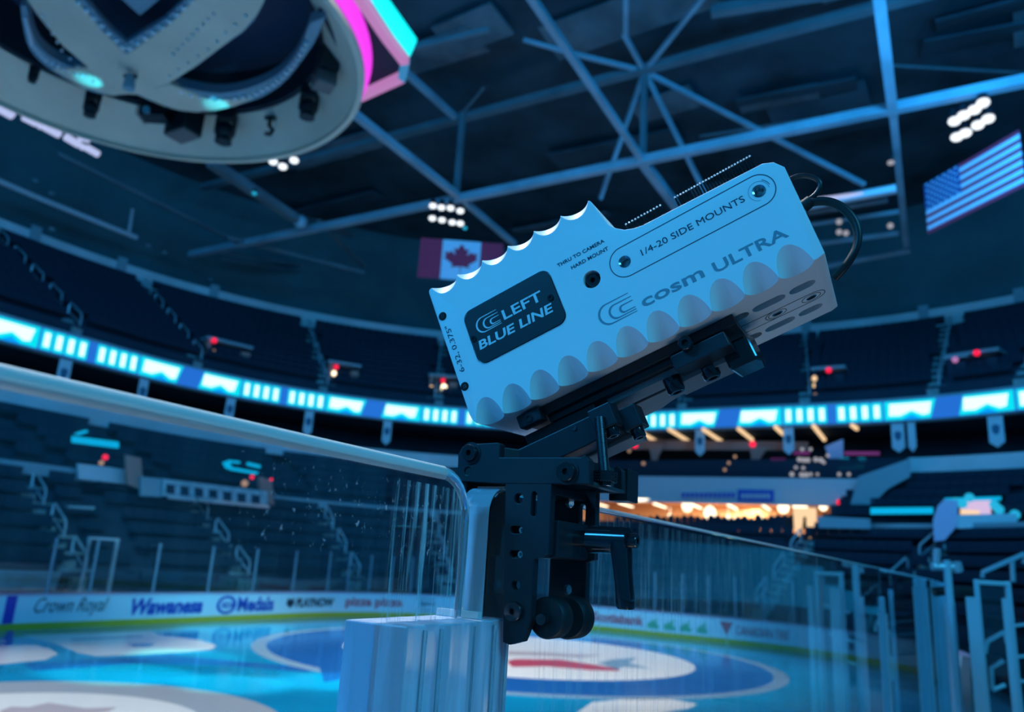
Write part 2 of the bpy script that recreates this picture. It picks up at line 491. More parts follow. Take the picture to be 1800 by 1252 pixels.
# ------------------------------------------------------------------ ice sheet with painted graphics
ice = MB()
ts = [i / 60 * 3 for i in range(61)]
ring = [P_BOARD.pt(t, 0) for t in ts] + [AO(27, .3), AO(-14, .3)]
ice.add([tuple(p) for p in ring] + [(p.x, p.y, -.15) for p in ring], [tuple(range(len(ring))), tuple(range(2 * len(ring) - 1, len(ring) - 1, -1))] +
        [(i, len(ring) + i, len(ring) + (i + 1) % len(ring), (i + 1) % len(ring)) for i in range(len(ring))], 0)
def gmap(a, b, c):
    p = AO(a, b, c); return tuple(p)
def disc(c, r, z, mi, n=72, r0=None):
    if r0 is None: ice.prism(circ(c[0], c[1], r, n), 0.0, z, mi, None, gmap)
    else:
        P = circ(c[0], c[1], r, n); Q = circ(c[0], c[1], r0, n)
        for i in range(n):
            j = (i + 1) % n; ice.prism([Q[i], P[i], P[j], Q[j]], 0, z, mi, None, gmap)
def px_poly(L, z, mi):
    ice.prism([(p.dot(UV), p.dot(NV)) for p in [onz(x, y, 0) for x, y in L]], 0, z, mi, None, gmap)
GC = (24.9, 13.6)
disc(GC, 8.45, .002, 1); disc(GC, 8.75, .003, 4, 72, 8.3)
disc(GC, 5.9, .004, 2)
# the torn lower edge and emblem strokes inside the white disc
px_poly([(570, 1200), (664, 1183), (706, 1168), (694, 1162), (640, 1164), (606, 1160), (560, 1170)], .006, 1)
px_poly([(890, 1163), (905, 1159), (985, 1160), (1050, 1170), (1085, 1176), (1090, 1180), (1040, 1179), (960, 1172), (900, 1173)], .006, 5)
px_poly([(892, 1145), (950, 1147), (1000, 1150), (1060, 1152), (1020, 1157), (950, 1153), (892, 1152)], .006, 6)
px_poly([(1050, 1166), (1075, 1160), (1120, 1156), (1105, 1166), (1145, 1176), (1095, 1173), (1085, 1178)], .006, 4)
px_poly([(670, 1131), (700, 1128), (760, 1130), (730, 1135), (690, 1134)], .006, 6)
CC = (8.15, 13.7)
disc(CC, 4.25, .002, 3); disc(CC, 2.85, .004, 2)
px_poly([(0, 1250), (20, 1243), (50, 1244), (85, 1236), (150, 1246), (205, 1244), (190, 1252), (120, 1262), (0, 1262)], .006, 6)
# big white letterforms on the ice to the left
px_poly([(40, 1117), (265, 1110), (280, 1117), (320, 1122), (352, 1126), (380, 1135), (372, 1142), (330, 1146), (260, 1150), (170, 1154), (135, 1147), (100, 1132)], .003, 2)
px_poly([(225, 1133), (275, 1131), (262, 1137), (235, 1137)], .005, 0)
px_poly([(120, 1124), (250, 1118), (252, 1120), (130, 1127)], .005, 4)
px_poly([(-60, 1137), (60, 1134), (90, 1142), (102, 1150), (80, 1160), (0, 1168), (-60, 1170)], .003, 2)
px_poly([(-60, 1124), (8, 1124), (12, 1130), (-60, 1132)], .003, 2)
px_poly([(40, 1168), (300, 1152), (420, 1163), (560, 1176), (540, 1182), (400, 1170), (250, 1166), (60, 1180)], .002, 1)
px_poly([(1040, 1235), (1100, 1229), (1180, 1230), (1225, 1238), (1210, 1246), (1100, 1262), (1000, 1262)], .003, 2)
px_poly([(16, 1095), (27, 1094), (22, 1135), (5, 1135)], .002, 7)
o = obj('floor', ice, ['ice_blue', 'ice_navy', 'ice_white', 'ice_grey', 'ice_line', 'ice_red', 'ice_maroon', 'line_blue'], base=AO(12, 13, 0)); o['kind'] = 'structure'

# outer ground slab under the stands
g = MB(); g.box(-60, 70, -25, 75, -.5, -.16)
struct('floor', g, 'concrete_blue')

# ------------------------------------------------------------------ dasher boards with adverts
bd = thing('dasher_boards', 'white dasher boards with printed advertisements curving round the far side of the ice', 'rink boards', AO(20, 26.3, 0))
b = MB(); wall(b, P_BOARD, .2, 1.05, th=.12); obj('board_panel', b, 'board_white', bd, 30)
b = MB(); wall(b, P_BOARD, .0, .2, out=-.02, th=.12); k = obj('kick_plate', b, 'board_kick', bd, 30); k['label'] = 'yellow kick plate'
b = MB(); wall(b, P_BOARD, 1.05, 1.11, out=-.04, th=.24); obj('cap_rail', b, 'board_cap', bd, 30)
t0 = P_BOARD.find(8, 1075); t1 = P_BOARD.find(24, 1075)
b = MB(); wall(b, P_BOARD, .2, 1.05, t0, t1, out=-.008, th=.01); k = obj('centre_stripe', b, 'line_blue', bd); k['label'] = 'vertical blue line stripe'

# arc-length table of the boards so that print follows the curve
def arc_table(P, N=900):
    T = [3.0 * i / N for i in range(N + 1)]; S = [0.0]
    for i in range(N): S.append(S[-1] + (P.pt(T[i + 1]) - P.pt(T[i])).length)
    return T, S
TB, SB = arc_table(P_BOARD)
def t_at(T, S, s):
    import bisect
    i = max(1, min(len(S) - 1, bisect.bisect(S, s)))
    f = (s - S[i - 1]) / max(1e-9, S[i] - S[i - 1]); return T[i - 1] + (T[i] - T[i - 1]) * f
def s_at(T, S, t):
    import bisect
    i = max(1, min(len(T) - 1, bisect.bisect(T, t)))
    f = (t - T[i - 1]) / max(1e-9, T[i] - T[i - 1]); return S[i - 1] + (S[i] - S[i - 1]) * f
def on_boards(px0, px1, y=1075):
    return s_at(TB, SB, P_BOARD.find(px0, y)), s_at(TB, SB, P_BOARD.find(px1, y))
def wrap(P, T, S, s, z, d):
    t = t_at(T, S, s); return P.pt(t, z, -d)
def board_print(name, txt, px0, px1, z0, z1, m, bold=0., shear=0., label=None):
    s0, s1 = on_boards(px0, px1); vs, fs = text_geo(txt, s1 - s0, z1 - z0, .01, bold, shear)
    mb = MB(); mb.add([wrap(P_BOARD, TB, SB, s0 + x, z0 + y, .015 + z) for x, y, z in vs], fs)
    q = obj(name, mb, m, bd)
    if label: q['label'] = label
    return q
def board_shape(name, polys, px0, px1, z0, z1, mats, label=None):
    # polys: list of (poly in 0..1 x 0..1, material index)
    s0, s1 = on_boards(px0, px1); mb = MB()
    for pl, mi in polys:
        mb.prism(pl, .012 + .004 * mi, .018 + .004 * mi, mi, None, lambda a, b, c: tuple(wrap(P_BOARD, TB, SB, s0 + a * (s1 - s0), z0 + b * (z1 - z0), c)))
    q = obj(name, mb, mats, bd)
    if label: q['label'] = label
    return q
board_print('advert_lettering', 'Crown Royal', 60, 188, .36, .98, 'ad_teal', 0, .45, 'dark teal script lettering Crown Royal')
board_print('advert_lettering', 'Wawanesa', 228, 354, .34, .92, 'ad_blue', .04, .25, 'blue slanted lettering Wawanesa')
rg = []
for i in range(28):
    a0 = 2 * math.pi * i / 28; a1 = 2 * math.pi * (i + 1) / 28
    rg.append(([(.5 + .5 * math.cos(a0), .5 + .5 * math.sin(a0)), (.5 + .5 * math.cos(a1), .5 + .5 * math.sin(a1)), (.5 + .36 * math.cos(a1), .5 + .36 * math.sin(a1)), (.5 + .36 * math.cos(a0), .5 + .36 * math.sin(a0))], 0))
board_shape('advert_emblem', rg, 380, 412, .26, .98, ['ad_blue'], 'round blue emblem ring')
board_print('advert_lettering', 'SDI', 387, 406, .50, .72, 'ad_blue', .03)
board_print('advert_lettering', 'Medals', 415, 480, .34, .92, 'ad_blue', .03, 0, 'blue lettering Medals')
board_shape('advert_emblem', [([(.5, 0), (1, .4), (.85, 1), (.5, .8), (.15, 1), (0, .4)], 0)], 501, 515, .42, .86, ['ad_black'])
board_print('advert_lettering', 'PLAYNOW', 517, 585, .44, .84, 'ad_black', .04, .15, 'black lettering PLAYNOW')
board_print('advert_lettering', 'pizza', 606, 652, .36, .88, 'ad_red', .03, 0, 'pinkish red lettering pizza')
board_print('advert_lettering', 'pizza', 658, 706, .36, .88, 'ad_red', .03, 0, 'pinkish red lettering pizza')
board_print('advert_lettering', 'Jayco', 733, 764, .48, .84, 'ad_teal', .02, .2)
s_ = [(.5 + .5 * math.cos(2 * math.pi * i / 24), .36 + .06 * math.sin(2 * math.pi * i / 24)) for i in range(25)]
board_shape('advert_emblem', [([(.1, .05), (.9, .05), (.9, .12), (.1, .12)], 0), ([(.1, .9), (.9, .9), (.9, .96), (.1, .96)], 0)], 726, 768, .3, .95, ['ad_teal'])
board_shape('advert_emblem', [([(0, 0), (1, 0), (1, 1), (0, 1)], 0)], 881, 891, .3, .9, ['ad_red'], 'red square advert mark')
board_print('advert_lettering', 'Scotiabank', 1043, 1131, .40, .86, 'ad_red', .03, 0, 'red lettering Scotiabank')
for i in range(4):
    x = 1137 + i * 28.5
    board_shape('advert_emblem', [([(.05, 0), (.95, 0), (.9, .35), (.75, .3), (.8, 1), (.5, .55), (.4, .8), (.3, .45), (.1, .5)], 0)], x, x + 23, .34, .86, ['ad_green'], 'green leaf shaped mark')
board_shape('advert_emblem', [([(0, 1), (1, 1), (.5, 0)], 0)], 1264, 1288, .36, .92, ['ad_red'], 'red triangle emblem')
board_print('advert_lettering', 'CANADIAN TIRE', 1293, 1385, .42, .80, 'ad_red', .01, 0, 'dull red lettering CANADIAN TIRE')
board_shape('advert_emblem', [([(0, 0), (.25, 0), (.25, .8), (1, .5), (1, .75), (.3, 1), (0, 1)], 0)], 1490, 1518, .4, .95, ['ad_teal'])

# ------------------------------------------------------------------ far glass: panes and stanchions on top of the boards
pane_px = [-40, 90, 166, 275, 372, 450, 520, 580, 615, 652, 690, 725, 1090, 1150, 1200, 1245, 1290, 1340, 1390]
prev = None
for i, px in enumerate(pane_px):
    t = P_BOARD.find(px, 1000); p = P_BOARD.pt(t, 1.11, .05)
    m_ = MB(); m_.beam(p, p + Vector((0, 0, 1.78)), .07, .05)
    tag(obj('glass_stanchion', m_, 'post_blue', base=p), 'slim grey blue stanchion holding the panes above the far rink boards', 'stanchion', 'stanchions on the far boards')
    if prev is not None and px != 1090:
        m_ = MB(); wall(m_, P_BOARD, 1.12, 2.86, prev + .002, t - .002, out=.045, th=.012)
        tag(obj('rink_glass_pane', m_, 'acrylic_far'), 'clear far rink glass pane standing between two stanchions on the boards', 'glass pane', 'panes above the far boards')
    prev = t
# framed penalty-box gate in the far glass
g0 = on_o(143, 1047, 26.35).dot(UV); g1 = on_o(170, 1047, 26.35).dot(UV)
gt = thing('glass_gate', 'tall pale metal gate frame in the far glass behind the left goal side', 'gate', AO(g0, 26.5, 1.11))
m_ = MB(); m_.beam(AO(g0, 26.5, 1.11), AO(g0, 26.5, 2.98), .08, .08); obj('gate_post', m_, 'rail_grey', gt)
m_ = MB(); m_.beam(AO(g1 + .5, 26.5, 1.11), AO(g1 + .5, 26.5, 2.98), .12, .08); obj('gate_post', m_, 'pipe_pale', gt)
m_ = MB(); m_.beam(AO(g0, 26.5, 2.94), AO(g1 + .5, 26.5, 2.94), .08, .08); obj('gate_header', m_, 'rail_grey', gt)

# ------------------------------------------------------------------ seating bowl
def steps(mb, P, zp, Q, zq, rows, mi=0, seats=None, aisles=(), gap=.012, t0=0, t1=3):
    """stepped tier from path P,zp up to Q,zq"""
    for r in range(rows):
        k0 = r / rows; k1 = (r + 1) / rows
        A = lerp_path(P, Q, k0); B = lerp_path(P, Q, k1); z = zp + (zq - zp) * k1; zl = zp + (zq - zp) * k0
        ruled(mb, A, z, B, z, t0, t1, mi)
        ruled(mb, A, zl, A, z, t0, t1, mi)
        if seats is not None:
            Cn = lerp_path(P, Q, k0 + .55 / rows)
            T, S = arc_table(Cn, 160); n = int(S[-1] / .52)
            for j in range(n):
                t = t_at(T, S, (j + .5) * .52)
                if t < t0 or t > t1 or any(abs(t - a) < gap for a in aisles): continue
                c = Cn.pt(t, z); d = Cn.nrm(t); sd = Vector((-d.y, d.x, 0))
                X = Matrix(((sd.x, d.x, 0, c.x), (sd.y, d.y, 0, c.y), (0, 0, 1, c.z), (0, 0, 0, 1)))
                seats.box(-.245, .245, -.22, .16, .38, .45, 0, X); seats.box(-.25, .25, .14, .21, .30, .80, 0, X)
def find_t(P, px, y): return P.find(px, y)
A_LOW = [1.0 - .18, P_RAIL.find(35, 900), P_RAIL.find(330, 900), P_RAIL.find(560, 950), P_RAIL.find(760, 950), P_RAIL.find(1415, 930), P_RAIL.find(1660, 930)]
A_UP = [P_RIB.find(x, 600) for x in (148, 368, 590, 775, 1190, 1418, 1640, 1790)]
low = MB(); mid = MB(); up = MB(); seats_low = MB(); seats_mid = MB(); seats_up = MB()
P_B1 = Path(27.6, 38.2, 10.4, 9.4)
steps(low, P_B1, 1.15, P_RAIL, 4.6, 6, 0, seats_low, A_LOW)
steps(mid, Path(32.2, 41.0, 14.8, 7.2), 5.2, Path(36.0, 44.0, 20.0, 6.0), 7.6, 5, 0, seats_mid, A_LOW, .012, 0, P_MID.find(985, 850))
steps(mid, Path(32.2, 41.0, 14.8, 7.2), 5.2, Path(36.0, 44.0, 20.0, 6.0), 7.6, 5, 0, seats_mid, A_LOW, .012, P_MID.find(1500, 850), 3)
steps(up, Path(36.2, 44.1, 20.4, 6.0), 12.2, P_FAS, 17.9, 11, 0, seats_up, A_UP, .009)
struct('floor', low, 'tier_dark'); struct('floor', mid, 'tier_dark'); struct('floor', up, 'tier_dark')
tag(obj('lower_bowl_seats', seats_low, 'seat_navy'), 'dark navy folding seats in rows right behind the far boards, lowest tier', 'arena seats', kind='stuff')
tag(obj('club_seats', seats_mid, 'seat_navy'), 'dark navy seats in the middle tier above the concourse rail', 'arena seats', kind='stuff')
tag(obj('upper_bowl_seats', seats_up, 'seat_navy'), 'dark navy seats filling the upper tier above the lit ribbon screen', 'arena seats', kind='stuff')

# walkway and concourse surfaces
wk = MB(); ruled(wk, P_RAIL, 4.6, Path(32.2, 41.0, 14.8, 7.2), 4.62); struct('floor', wk, 'concrete_blue')
wk = MB(); wall(wk, P_BOARD, .0, 1.0, out=1.2, th=.1); struct('wall_stand', wk, 'tier_dark')
wk = MB(); ruled(wk, P_MID, 9.1, Path(41.5, 49.5, 25, 6), 9.1); struct('floor', wk, 'concrete_blue')
wk = MB(); wall(wk, Path(41.5, 49.5, 25, 6), 4.5, 12.2, th=.2); struct('wall_concourse', wk, 'tier_dark')
wk = MB(); ruled(wk, P_RIB, 10.95, Path(41.5, 49.5, 25, 6), 10.95); struct('ceiling', wk, 'tier_dark')

# rail fascia (lowest pale band), split where the photo breaks it
def fascia(name, P, z0, z1, px0, px1, y, m, label, cat, seams=(), th=.18, group=None):
    a = P.find(px0, y); b_ = P.find(px1, y)
    th_ = thing(name, label, cat, P.pt(a, z0), group)
    mb = MB(); wall(mb, P, z0, z1, a, b_, th=th); obj('fascia_panel', mb, m, th_, 25)
    for s in seams:
        t = P.find(s, y); q = P.pt(t, z0 - .12, -.12); nn = P.nrm(t); sd = Vector((-nn.y, nn.x, 0))
        mb = MB(); X = Matrix(((sd.x, nn.x, 0, q.x), (sd.y, nn.y, 0, q.y), (0, 0, 1, q.z), (0, 0, 0, 1)))
        mb.box(-.28, .28, 0, .14, 0, z1 - z0 + .42, 0, X); obj('pilaster', mb, 'fascia_seam', th_)
    return th_
fascia('upper_fascia', P_FAS, 18.0, 19.25, -300, 2400, 500, 'fascia', 'pale blue band of wall along the top of the upper seats, with square pilasters', 'fascia band', (40, 208, 378, 1415, 1620, 1790))
fascia('middle_fascia', P_MID, 8.15, 9.15, -300, 1010, 780, 'fascia', 'pale blue ledge band under the pennants on the left stand', 'fascia band')
fascia('middle_fascia', P_MID, 8.15, 9.15, 1490, 2400, 815, 'fascia', 'pale blue ledge band under the pennants on the right stand', 'fascia band')
fascia('concourse_rail_wall', P_RAIL, 5.15, 5.6, -300, 340, 820, 'fascia_seam', 'thin blue concourse rail wall on the left stand', 'rail wall')
fascia('concourse_rail_wall', P_RAIL, 5.15, 5.55, 480, 860, 900, 'fascia_seam', 'blue concourse rail wall behind the end of the near glass pane', 'rail wall')
fascia('concourse_rail_wall', P_RAIL, 5.15, 5.6, 1440, 2400, 920, 'fascia_seam', 'thin blue concourse rail wall on the right stand', 'rail wall')

# ribbon board
rb = thing('ribbon_display', 'bright cyan and white LED ribbon screen running round the upper stand', 'LED ribbon', P_RIB.pt(1.2, 11.0))
mb = MB(); wall(mb, P_RIB, 10.9, 12.15, out=.10, th=.5); obj('ribbon_housing', mb, 'fascia_seam', rb, 25)
mb = MB(); wall(mb, P_RIB, 10.98, 12.0, out=.04, th=.06); obj('screen', mb, 'led_blue', rb, 25)
TR, SR = arc_table(P_RIB)
scr = MB()
def rwrap(a, b_, c): return tuple(wrap(P_RIB, TR, SR, a, 10.98 + b_ * 1.02, -.02 + c))
def clipx(pl, c, keep_left):
    out = []; n = len(pl)
    for i in range(n):
        a, b = pl[i], pl[(i + 1) % n]
        ia = (a[0] <= c) == keep_left or a[0] == c; ib = (b[0] <= c) == keep_left or b[0] == c
        if ia: out.append(a)
        if ia != ib and a[0] != b[0]:
            f = (c - a[0]) / (b[0] - a[0]); out.append((c, a[1] + (b[1] - a[1]) * f))
    return out
def slices(pl, step):
    x0 = min(p[0] for p in pl); x1 = max(p[0] for p in pl); n = max(1, math.ceil((x1 - x0) / step)); res = []
    for i in range(n):
        q = pl
        if i > 0: q = clipx(q, x0 + (x1 - x0) * i / n, False)
        if i < n - 1 and len(q) > 2: q = clipx(q, x0 + (x1 - x0) * (i + 1) / n, True)
        if len(q) > 2: res.append(q)
    return res
def rpoly(pl, mi):
    for q in slices(pl, .35): scr.prism(q, .005 + .006 * mi, .009 + .006 * mi, mi, None, rwrap)
def srib(px, y): return s_at(TR, SR, P_RIB.find(px, y))
s163 = srib(163, 615); s498 = srib(498, 695); s1461 = srib(1461, 725)
nper = round((s1461 - s498) / (s498 - s163)) or 1
PER = (s1461 - s163) / (nper + 1)
n0 = -3
for k in range(n0, 12):
    s0 = s163 + k * PER
    if s0 + PER / 2 > SR[-1] - .5 or s0 - PER / 2 < .5: continue
    for sg in (-1, 1):
        for j in range(4):
            c = s0 + sg * PER * (.045 + .052 * j)
            rpoly(rrect(c - PER * .023, c + PER * .023, .04, .96, .05, 2), 0)
            rpoly(rrect(c - PER * .012, c + PER * .012, .18, .82, .05, 2), 1)
        g0_ = s0 + sg * PER * .235; g1_ = s0 + sg * PER * .455
        a_, b2 = min(g0_, g1_), max(g0_, g1_); L_ = b2 - a_
        rpoly([(a_, .03), (b2 - .12 * L_ * (sg > 0), .03), (b2, .97), (a_ + .1 * L_ * (sg < 0), .97)], 0)
        rpoly([(a_ + .08 * L_, .24), (a_ + .3 * L_, .22), (a_ + .52 * L_, .46), (a_ + .74 * L_, .2), (b2 - .14 * L_, .26), (b2 - .09 * L_, .82), (a_ + .10 * L_, .84)], 1)
        rpoly([(a_ + .30 * L_, .0), (a_ + .72 * L_, .0), (a_ + .52 * L_, .26)], 2)
obj('screen_graphics', scr, ['led_cyan', 'led_white', 'led_azure'], rb)

# upper bowl aisle stairs, each its own flight with handrail loops
def flight(P0, z0, P1, z1, t, wd, label, group, n=11, rails=2, dt=0.0, mat_='stair'):
    p0 = P0.pt(t, z0); p1 = P1.pt(t + dt, z1)
    st = thing('aisle_stairs', label, 'stairs', p0, group)
    d = (p1 - p0); dh = Vector((d.x, d.y, 0)); L = dh.length; dh.normalize(); sd = Vector((-dh.y, dh.x, 0))
    mb = MB()
    for i in range(n):
        a = p0 + dh * (L * i / n); z = z0 + (z1 - z0) * (i + 1) / n
        X = Matrix(((sd.x, dh.x, 0, a.x), (sd.y, dh.y, 0, a.y), (0, 0, 1, 0), (0, 0, 0, 1)))
        mb.box(-wd / 2, wd / 2, 0, L / n, z - .5, z + .06, 0, X)
    obj('steps', mb, mat_, st)
    for i in range(rails):
        k0 = (i + .15) / rails; k1 = (i + .75) / rails
        mb = MB(); h = .95; off = Vector((0, 0, 0))
        a = p0 + d * k0 + off; b_ = p0 + d * k1 + off; up_ = Vector((0, 0, h))
        mb.tube([a, a + up_ * .85, a + up_ + (b_ - a) * .06, b_ + up_ - (b_ - a) * .06, b_ + up_ * .85, b_], .045, 6)
        mb.tube([a + up_ * .5, b_ + up_ * .5], .025, 6)
        obj('handrail', mb, 'rail_grey', st, 60)
    return st
P_U0 = Path(36.2, 44.1, 20.4, 6.0)
lbls = ['rising from the leftmost tan doorway', 'rising beside the tan doorway with one lamp', 'rising left of the glowing doorway nearest the camera box', 'rising behind the left end of the camera box', 'rising behind the camera box bottom', 'rising just right of the camera box', 'rising near the pair of red lamps on the right', 'rising at the right edge']
for t, lb in zip(A_UP, lbls):
    flight(P_U0, 12.25, P_FAS, 17.9, t, 1.1, 'grey green upper tier aisle stairs ' + lb, 'upper tier aisle stairs', 22, 5)
for t, lb in zip(A_LOW[1:], ['at the far left', 'below the left row of white boxes', 'left of the near glass stanchion', 'behind the near glass stanchion', 'below the bright lounge', 'beside the pink tinted doorway on the right']):
    flight(P_B1, 1.2, P_RAIL, 4.65, t, 1.3, 'grey lower tier aisle stairs with looped handrails ' + lb, 'lower tier aisle stairs', 12, 3, 0)

# tunnels / doorways (tan) in the upper tier with red exit light
def frame_at(P, t, z, out=0.):
    q = P.pt(t, z, out); nn = P.nrm(t); sd = Vector((nn.y, -nn.x, 0))   # x to the right as seen from the ice
    return Matrix(((sd.x, nn.x, 0, q.x), (sd.y, nn.y, 0, q.y), (0, 0, 1, q.z), (0, 0, 0, 1)))
def doorway(P, px, y, z, label, sx=1.9, sz=2.1, m='tan_wall', lamps=((.6, 1.1, 'lamp_cream', .16),), exit_=(0, 2.0), out=.8, exm='exit_red'):
    t = P.find(px, y); X = frame_at(P, t, z, out)
    th_ = thing('exit_doorway', label, 'doorway', X)
    mb = MB(); mb.box(-sx / 2, -sx / 2 + .22, 0, 1.6, 0, sz); mb.box(sx / 2 - .5, sx / 2, 0, 1.6, 0, sz * .86); mb.box(-sx / 2, sx / 2, 1.4, 1.6, 0, sz); mb.box(-sx / 2, sx / 2, 0, 1.6, -.1, 0)
    obj('door_surround', mb, m, th_, local=True)
    mb = MB(); mb.box(-sx / 2 - .1, sx / 2 + .1, -.05, 1.6, sz, sz + .16); obj('lintel', mb, 'fascia_seam', th_, local=True)
    if exit_:
        mb = MB(); mb.ball((exit_[0], -.12, exit_[1]), .15); obj('exit_light', mb, exm, th_, 60, local=True)
    for (lx, lz, lm, r) in lamps:
        mb = MB(); mb.ball((lx, -.05, lz), r, sc_=(1, .6, 1.2)); obj('lamp', mb, lm, th_, 60, local=True)
    return th_
doorway(P_U0, 410, 640, 12.3, 'tan doorway block with a small red light, leftmost above the ribbon screen', 2.6, 1.9, lamps=((-.9, 1.2, 'lamp_warm_soft', .12),), exit_=(-1.0, 1.85))
doorway(P_U0, 606, 690, 12.3, 'tan doorway with a red light and warm lamps above the ribbon, second from the left', 1.9, 2.0, lamps=((-.62, 1.35, 'lamp_cream', .15), (.72, 1.0, 'lamp_warm', .12)), exit_=(-.55, 1.75))
doorway(P_U0, 778, 705, 12.3, 'small glowing doorway with a red light just left of the camera box', 1.8, 2.0, lamps=((.05, 1.3, 'lamp_cream', .2), (-.75, 1.2, 'lamp_warm', .14)), exit_=(-.05, 1.72))
doorway(P_U0, 1155, 715, 12.3, 'pale orange glowing doorway under the camera mount rails', 2.0, 1.2, lamps=((0, .6, 'lamp_warm_soft', .42),), exit_=None)
doorway(P_U0, 1455, 700, 12.3, 'dark doorway with a warm left jamb and red light, right of the camera box', 1.6, 2.0, 'tier_dark', lamps=((-.72, .5, 'lamp_warm_soft', .14), (-.72, 1.1, 'lamp_warm', .12), (-.72, 1.5, 'lamp_warm', .14)), exit_=(.05, 1.9))
doorway(P_U0, 1700, 650, 12.3, 'dim doorway under a red light at the right of the upper tier', 2.2, 2.0, 'tier_dark', lamps=(), exit_=(.25, 2.0))
doorway(P_U0, 1672, 650, 12.9, 'faint small red light doorway left of the rightmost doorway', .9, 1.3, 'tier_dark', lamps=(), exit_=(0, 1.2), exm='pink_soft')

# pennants hanging below the ribbon board
pn = ['leftmost of the left stand', 'second from the left edge', 'below the ribbon, third from the left', 'above the near glass corner, fourth from the left', 'beside the black hinge plate', 'behind the threaded rod', 'between the slanted lounge lamps', 'right of the red light above the lounge wall', 'with a dark crest, left of the right stand', 'plain and narrow, beside the crested one', 'with a dark crest, nearest the right edge']
for (px, y, wpx, lb) in zip((118, 257, 408, 543, 680, 1066, 1228, 1384, 1577, 1601, 1749), (655, 690, 718, 750, 765, 780, 785, 780, 785, 785, 770), (20, 17, 17, 17, 17, 22, 18, 18, 20, 12, 22), pn):
    t = P_RIB.find(px, y); X = frame_at(P_RIB, t, 10.9, .3)
    th_ = thing('hanging_pennant', 'pale blue white pennant ' + lb, 'pennant', X, 'pennants under the ribbon screen')
    h = wpx / 60.
    mb = MB(); mb.prism([(-h, 0), (h, 0), (h, -1.25), (0, -1.5), (-h, -1.25)], -.01, .01, 0, None, lambda a, b, c: (a * .9, c, b)); obj('cloth', mb, 'pennant', th_, local=True)
    if wpx > 16:
        mb = MB(); mb.prism([(-.18, -.5), (0, -.4), (.18, -.5), (.14, -.8), (0, -.92), (-.14, -.8)], -.03, -.012, 0, None, lambda a, b, c: (a, c, b)); obj('crest', mb, 'pennant_mark', th_, local=True)

# cyan lit signs / counters in the stands, behind the left glass and on the right
def px_box(name, pts, z_or, dep, m, label, cat, th=.15, kind='o', parent=None, group=None):
    """extrude a traced outline standing on a vertical plane at rink distance dep"""
    fn = on_o if kind == 'o' else on_a
    P3 = [fn(x, y, dep) for x, y in pts]
    dirv = NV if kind == 'o' else UV
    n = len(P3); vs = [tuple(p) for p in P3] + [tuple(p + dirv * th) for p in P3]
    fs = [tuple(range(n)), tuple(range(2 * n - 1, n - 1, -1))] + [(i, n + i, n + (i + 1) % n, (i + 1) % n) for i in range(n)]
    mb = MB(); mb.add(vs, fs)
    bm = bmesh.new(); me = mb.mesh(name, [m]); bm.from_mesh(me); bmesh.ops.recalc_face_normals(bm, faces=bm.faces); bm.to_mesh(me); bm.free()
    b0 = sum(P3, Vector((0, 0, 0))) / n
    if parent is not None:
        for v in me.vertices: v.co = ROOT[parent.name].inverted() @ v.co
        o = obj(name, me, m, parent)
    else:
        for v in me.vertices: v.co = v.co - b0
        o = obj(name, me, m); o.location = b0; ROOT[o.name] = Matrix.Translation(b0)
        tag(o, label, cat, group)
    return o
px_box('lit_sign', [(129, 767), (209, 777), (209, 788), (129, 778)], 0, 31.9, 'sign_cyan', 'cyan lit counter sign behind the left glass, leftmost', 'lit sign')
px_box('lit_sign', [(133, 762), (153, 756), (155, 760), (140, 765)], 0, 31.9, 'sign_cyan', 'tiny cyan flare just above the leftmost cyan sign', 'lit sign')
lr = thing('lit_bar_sign', 'cyan outlined counter canopy behind the left glass, second from the left', 'lit sign', on_o(428, 820, 31.9))
for q in ([(394, 813), (403, 811), (408, 822), (400, 824)], [(403, 809), (422, 811), (422, 815), (403, 813)], [(437, 813), (458, 818), (458, 823), (437, 818)], [(405, 821), (455, 830), (452, 834), (405, 826)]):
    px_box('light_tube', q, 0, 31.9, 'sign_cyan', None, None, parent=lr)
lr = thing('lit_bar_sign', 'cyan outlined counter canopy behind the smeared end of the left glass', 'lit sign', on_o(670, 855, 31.5))
for q in ([(642, 846), (690, 850), (690, 855), (642, 852)], [(640, 852), (700, 860), (704, 853), (708, 860), (696, 868), (640, 860)], [(602, 848), (610, 846), (612, 858), (604, 860)]):
    px_box('light_tube', q, 0, 31.2, 'sign_cyan', None, None, parent=lr)
px_box('press_counter', [(138, 815), (220, 825), (220, 851), (140, 842)], 0, 30.6, 'fascia', 'pale blue counter front on the left concourse', 'counter')
px_box('press_counter', [(248, 838), (288, 842), (286, 874), (248, 872)], 0, 29.6, 'fascia_seam', 'blue grey end cabinet of the long press table', 'cabinet')
pt_ = thing('press_table', 'long pale draped press table on the left concourse', 'table', on_o(380, 880, 29.4))
px_box('table_drape', [(288, 842), (470, 864), (470, 890), (286, 872)], 0, 29.4, 'tarp', None, None, parent=pt_)
px_box('table_top', [(298, 871), (474, 888), (474, 894), (298, 877)], 0, 29.2, 'aluminium', None, None, parent=pt_)
for i in range(7):
    x = 293 + i * 25
    px_box('opening', [(x, 851 + i * 3.1), (x + 14, 853 + i * 3.1), (x + 14, 869 + i * 3.1), (x, 867 + i * 3.1)], 0, 29.36, 'seat_navy', None, None, th=.03, parent=pt_)
for (a_, b_, c_, d_, lb) in ((222, 800, 252, 862, 'brown tinted doorway between the two press tables'), (456, 838, 482, 888, 'brown tinted doorway at the right end of the long press table'), (683, 865, 698, 915, 'glowing warm pillar seen through the glass end')):
    px_box('doorway_pillar', [(a_, b_), (c_ - 4, b_ + 6), (c_, d_), (a_ + 2, d_ - 10)], 0, 29.8, 'tan_wall', lb, 'pillar')
